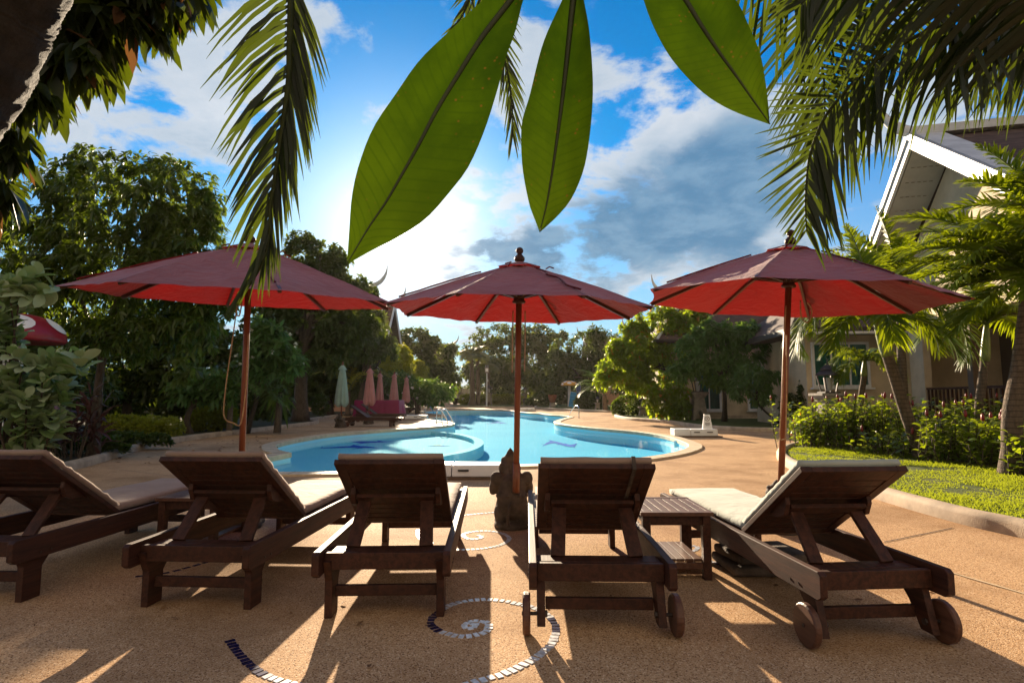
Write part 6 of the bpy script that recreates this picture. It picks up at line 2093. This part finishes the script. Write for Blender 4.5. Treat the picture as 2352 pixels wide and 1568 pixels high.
def hanging_frond(label, px, y, L, n, w, ang, droop, seed, prof, group='coconut fronds hanging at the top', dy=0.0, lift=.05, sides=(1, -1), t0=.02, mat=None, rr=(.012, .003)):
    m = len(px)
    pts = [at(u, v, y + dy * i / (m - 1)) for i, (u, v) in enumerate(px)]
    lv, rmb = Leaves(), MB()
    view = (Vector((0, 0, H)) - pts[m // 2]).normalized()
    frond_geo(pts, lv, rmb, L, n, w, ang, droop, lift, rr, seed, prof, ref=view[:], t0=t0, sides=sides, jit=.16)
    g = pts[0]
    t = thing('palm_frond', g, label, 'palm frond', group)
    lv.build('leaflets', mat or L_FROND, t, off=g)
    rmb.build('rachis', M_RACHF, t, smooth=True, world=True)
    return t
hanging_frond('long coconut frond hanging down onto the left parasol', [(668, -60), (666, 10), (663, 100), (661, 183), (650, 270), (641, 330), (628, 420), (619, 476), (618, 540), (600, 610), (566, 668)], 2.3, .36, 50, .0115, (58, 14), .50, 301, ([0, .12, .35, .7, 1], [1.0, 1.0, .95, .75, .35]), sides=(1,), dy=.12)
hanging_frond('folded right half of a coconut frond beside the long left frond', [(672, -60), (671, 20), (668, 110), (665, 190), (652, 280), (643, 340), (631, 425), (621, 490), (618, 550), (604, 610)], 2.38, .30, 76, .0095, (26, 8), .5, 302, ([0, .3, .7, 1], [1, 1, .75, .4]), dy=.1, sides=(-1,))
hanging_frond('small frond tip behind the largest hanging leaf', [(1110, -60), (1130, 30), (1150, 110), (1166, 170), (1176, 240), (1178, 310)], 3.1, .30, 34, .008, (34, 8), .2, 303, ([0, .4, 1], [1, .8, .5]))
hanging_frond('small frond top left of the largest hanging leaf', [(1110, -90), (1085, -20), (1065, 30), (1040, 70)], 3.0, .2, 16, .008, (30, 10), .2, 304, ([0, 1], [1, .6]))
PRF = ([0, .2, .5, .8, 1], [.9, 1.0, 1.0, .8, .36])
hanging_frond('broad coconut frond sweeping in from the top right corner', [(2480, -60), (2349, 4), (2230, 36), (2118, 77), (2008, 143), (1950, 200), (1898, 264), (1872, 320), (1858, 366), (1852, 420), (1850, 476), (1853, 531)], 2.5, (.36, .42), 78, (.0095, .0150), ((88, 34), (58, 26)), (.03, .48), 305, PRF, dy=.25, lift=.02)
hanging_frond('second coconut frond crossing behind the broad right one', [(1838, -80), (1850, -20), (1860, 20), (1874, 92), (1888, 150), (1894, 210), (1893, 270), (1884, 320)], 2.9, .40, 52, .010, (80, 25), (.2, .2), 306, PRF)
hanging_frond('frond hanging between the right leaf and the broad frond', [(1660, -50), (1740, -36), (1800, -30), (1860, -40), (1920, -70)], 2.7, .46, 30, .011, (88, 80), .35, 307, ([0, .5, 1], [.5, .9, 1]))
hanging_frond('dark coconut frond across the top right corner', [(2460, 60), (2352, -8), (2250, -40), (2150, -60), (2020, -62), (1900, -40), (1840, 10)], 2.2, .42, 66, .0155, (72, 30), .5, 308, PRF)
hanging_frond('frond with long straight leaflets at the right picture edge', [(2520, -10), (2420, -20), (2330, -10), (2240, 20), (2160, 60)], 2.35, .44, 50, .0165, (86, 70), .25, 309, ([0, .5, 1], [1, 1, .8]))

# overhanging tree branch and leaning trunk, upper left
rng = np.random.default_rng(77)
g = Vector((-4.2, 1.2, 0))
t = thing('overhanging_tree', g, 'dark leafy branches overhanging the upper left corner', 'tree', GT)
lb = []
for (u, v, ru, rv, y) in [(40, 40, 140, 70, 2.0), (190, 50, 130, 70, 2.1), (300, 30, 110, 50, 2.2), (390, 5, 75, 35, 2.3), (130, 130, 110, 60, 2.0), (230, 120, 70, 45, 2.2), (30, 190, 70, 60, 1.9), (20, 310, 36, 70, 2.0), (0, 410, 34, 60, 2.0), (110, 200, 60, 30, 2.1), (-60, 120, 130, 200, 2.0), (430, -30, 60, 40, 2.3), (200, -60, 300, 60, 2.1)]:
    lb += lobes_px([(u, v, ru, rv)], y, .6)
P, A = sample_crown(lb, 330, rng, .2, None)
lv = Leaves()
whorls(lv, P, A, 8, .115, .19, rng, (30, 100), .35, 2, -.2, 1.0)
lv.build('crown', L_CANOPY, t, off=g)
mb = MB()
s0 = at(-260, -160, 2.0)
mb.tube(catmull([g, Vector((-4.0, 1.5, 1.5)), Vector((-3.4, 1.9, 2.9)), s0], 6), list(np.linspace(.12, .06, 19)), 9)
for (u, v, y) in [(420, -10, 2.3), (330, 50, 2.2), (230, 130, 2.15), (120, 210, 2.05), (20, 420, 2.0), (30, 200, 1.95)]:
    e = at(u, v, y); mid = s0.lerp(e, .55) + Vector((0, 0, .06))
    mb.tube(catmull([s0, mid, e], 6), list(np.linspace(.035, .005, 13)), 6)
mb.build('trunk', M_BARK, t, smooth=True, world=True)
pts = [Vector((-2.9, .9, 0)), at(-420, 560, 1.55), at(-110, 250, 1.5), at(10, 20, 1.45), at(70, -160, 1.4), at(90, -500, 1.4)]
t = thing('leaning_palm', pts[0], 'rough dark palm trunk leaning into the top left corner', 'palm')
line = catmull(pts, 60)
mb = MB(); mb.tube(line, [.112 + .004 * random.Random(i).random() for i in range(len(line))], 26)
for k_, v_ in enumerate(mb.v):
    mb.v[k_] = v_ + Vector((1, 0, .4)) * .02 * mnoise.noise(v_ * 22)
mb.build('trunk', M_BARKD, t, smooth=True, world=True)

# ---------------------------------------------------------------- lawn grass and litter
rng = np.random.default_rng(3)
poly = np.array(LAWN)
def inside(x, y):
    c = np.zeros(len(x), bool)
    j = len(poly) - 1
    for i in range(len(poly)):
        xi, yi = poly[i]; xj, yj = poly[j]
        m_ = ((yi > y) != (yj > y)) & (x < (xj - xi) * (y - yi) / (yj - yi + 1e-12) + xi)
        c ^= m_; j = i
    return c
n = 150000
y = 3.8 + 12 * rng.random(n) ** 1.4; x = rng.uniform(2.5, 11, n)
k = inside(x, y) & (x < .98 * y + .6) & inside(x - .2, y + .05)
k &= np.array([(mnoise.noise(Vector((a * 1.6, b * 1.6, 0))) + .5 * mnoise.noise(Vector((a * 6, b * 6, 3)))) > -.28 if q else False for a, b, q in zip(x, y, k)])
x, y = x[k][:42000], y[k][:42000]
P = np.stack([x, y, np.full(len(x), .088)], 1)
D = np.stack([rng.normal(0, .55, len(x)), rng.normal(0, .55, len(x)), np.ones(len(x))], 1)
L = rng.uniform(.025, .075, len(x)) * (1 + .5 * np.sin(x * 2.1 + np.sin(y * 3)))
lv = Leaves(); lv.add(leaf_batch(P, D, L, np.full(len(x), .0045), rng, .3, 1, up=np.array([0, 1.0, 0])))
tag(lv.build('lawn_grass', L_GRASS), 'sunlit yellow green grass of the right lawn', 'grass', kind='stuff')
n = 9000
xs, ys = rng.uniform(-12, 22, n), 20 + 60 * rng.random(n)
# litter: petals and dry leaves on the left deck
px = [(rng.uniform(420, 640), rng.uniform(985, 1040)) for _ in range(70)] + [(rng.uniform(250, 560), rng.uniform(1035, 1075)) for _ in range(16)] + [(rng.uniform(100, 2200), rng.uniform(1330, 1550)) for _ in range(22)]
P = np.array([list(G(u, v, .006)) for u, v in px])
D = np.stack([rng.normal(0, 1, len(P)), rng.normal(0, 1, len(P)), np.full(len(P), .12)], 1)
L = np.where(np.arange(len(P)) < 86, rng.uniform(.04, .10, len(P)), rng.uniform(.02, .05, len(P)))
lv = Leaves(); lv.add(leaf_batch(P, D, L, L * .25, rng, -.1, 2))
ml = leafmat('leaf_dry', (.30, .16, .06), (.10, .05, .02), (.3, .15, .04), .2, .6)
tag(lv.build('leaf_litter', ml), 'fallen petals and dry leaves on the deck', 'litter', kind='stuff')

# ------------------------------------------------------------------ hazy air
mh, th = new_mat('haze')
th.n('ShaderNodeOutputMaterial', {1: th.n('ShaderNodeVolumePrincipled', {'Color': (1, .93, .80, 1), 'Density': .00014, 'Anisotropy': .45}).outputs[0]})
mb = MB(); mb.span((-450, -70, -2.0), (450, 720, 13.0))
o = mb.build('haze', mh)
tag(o, kind='stuff')
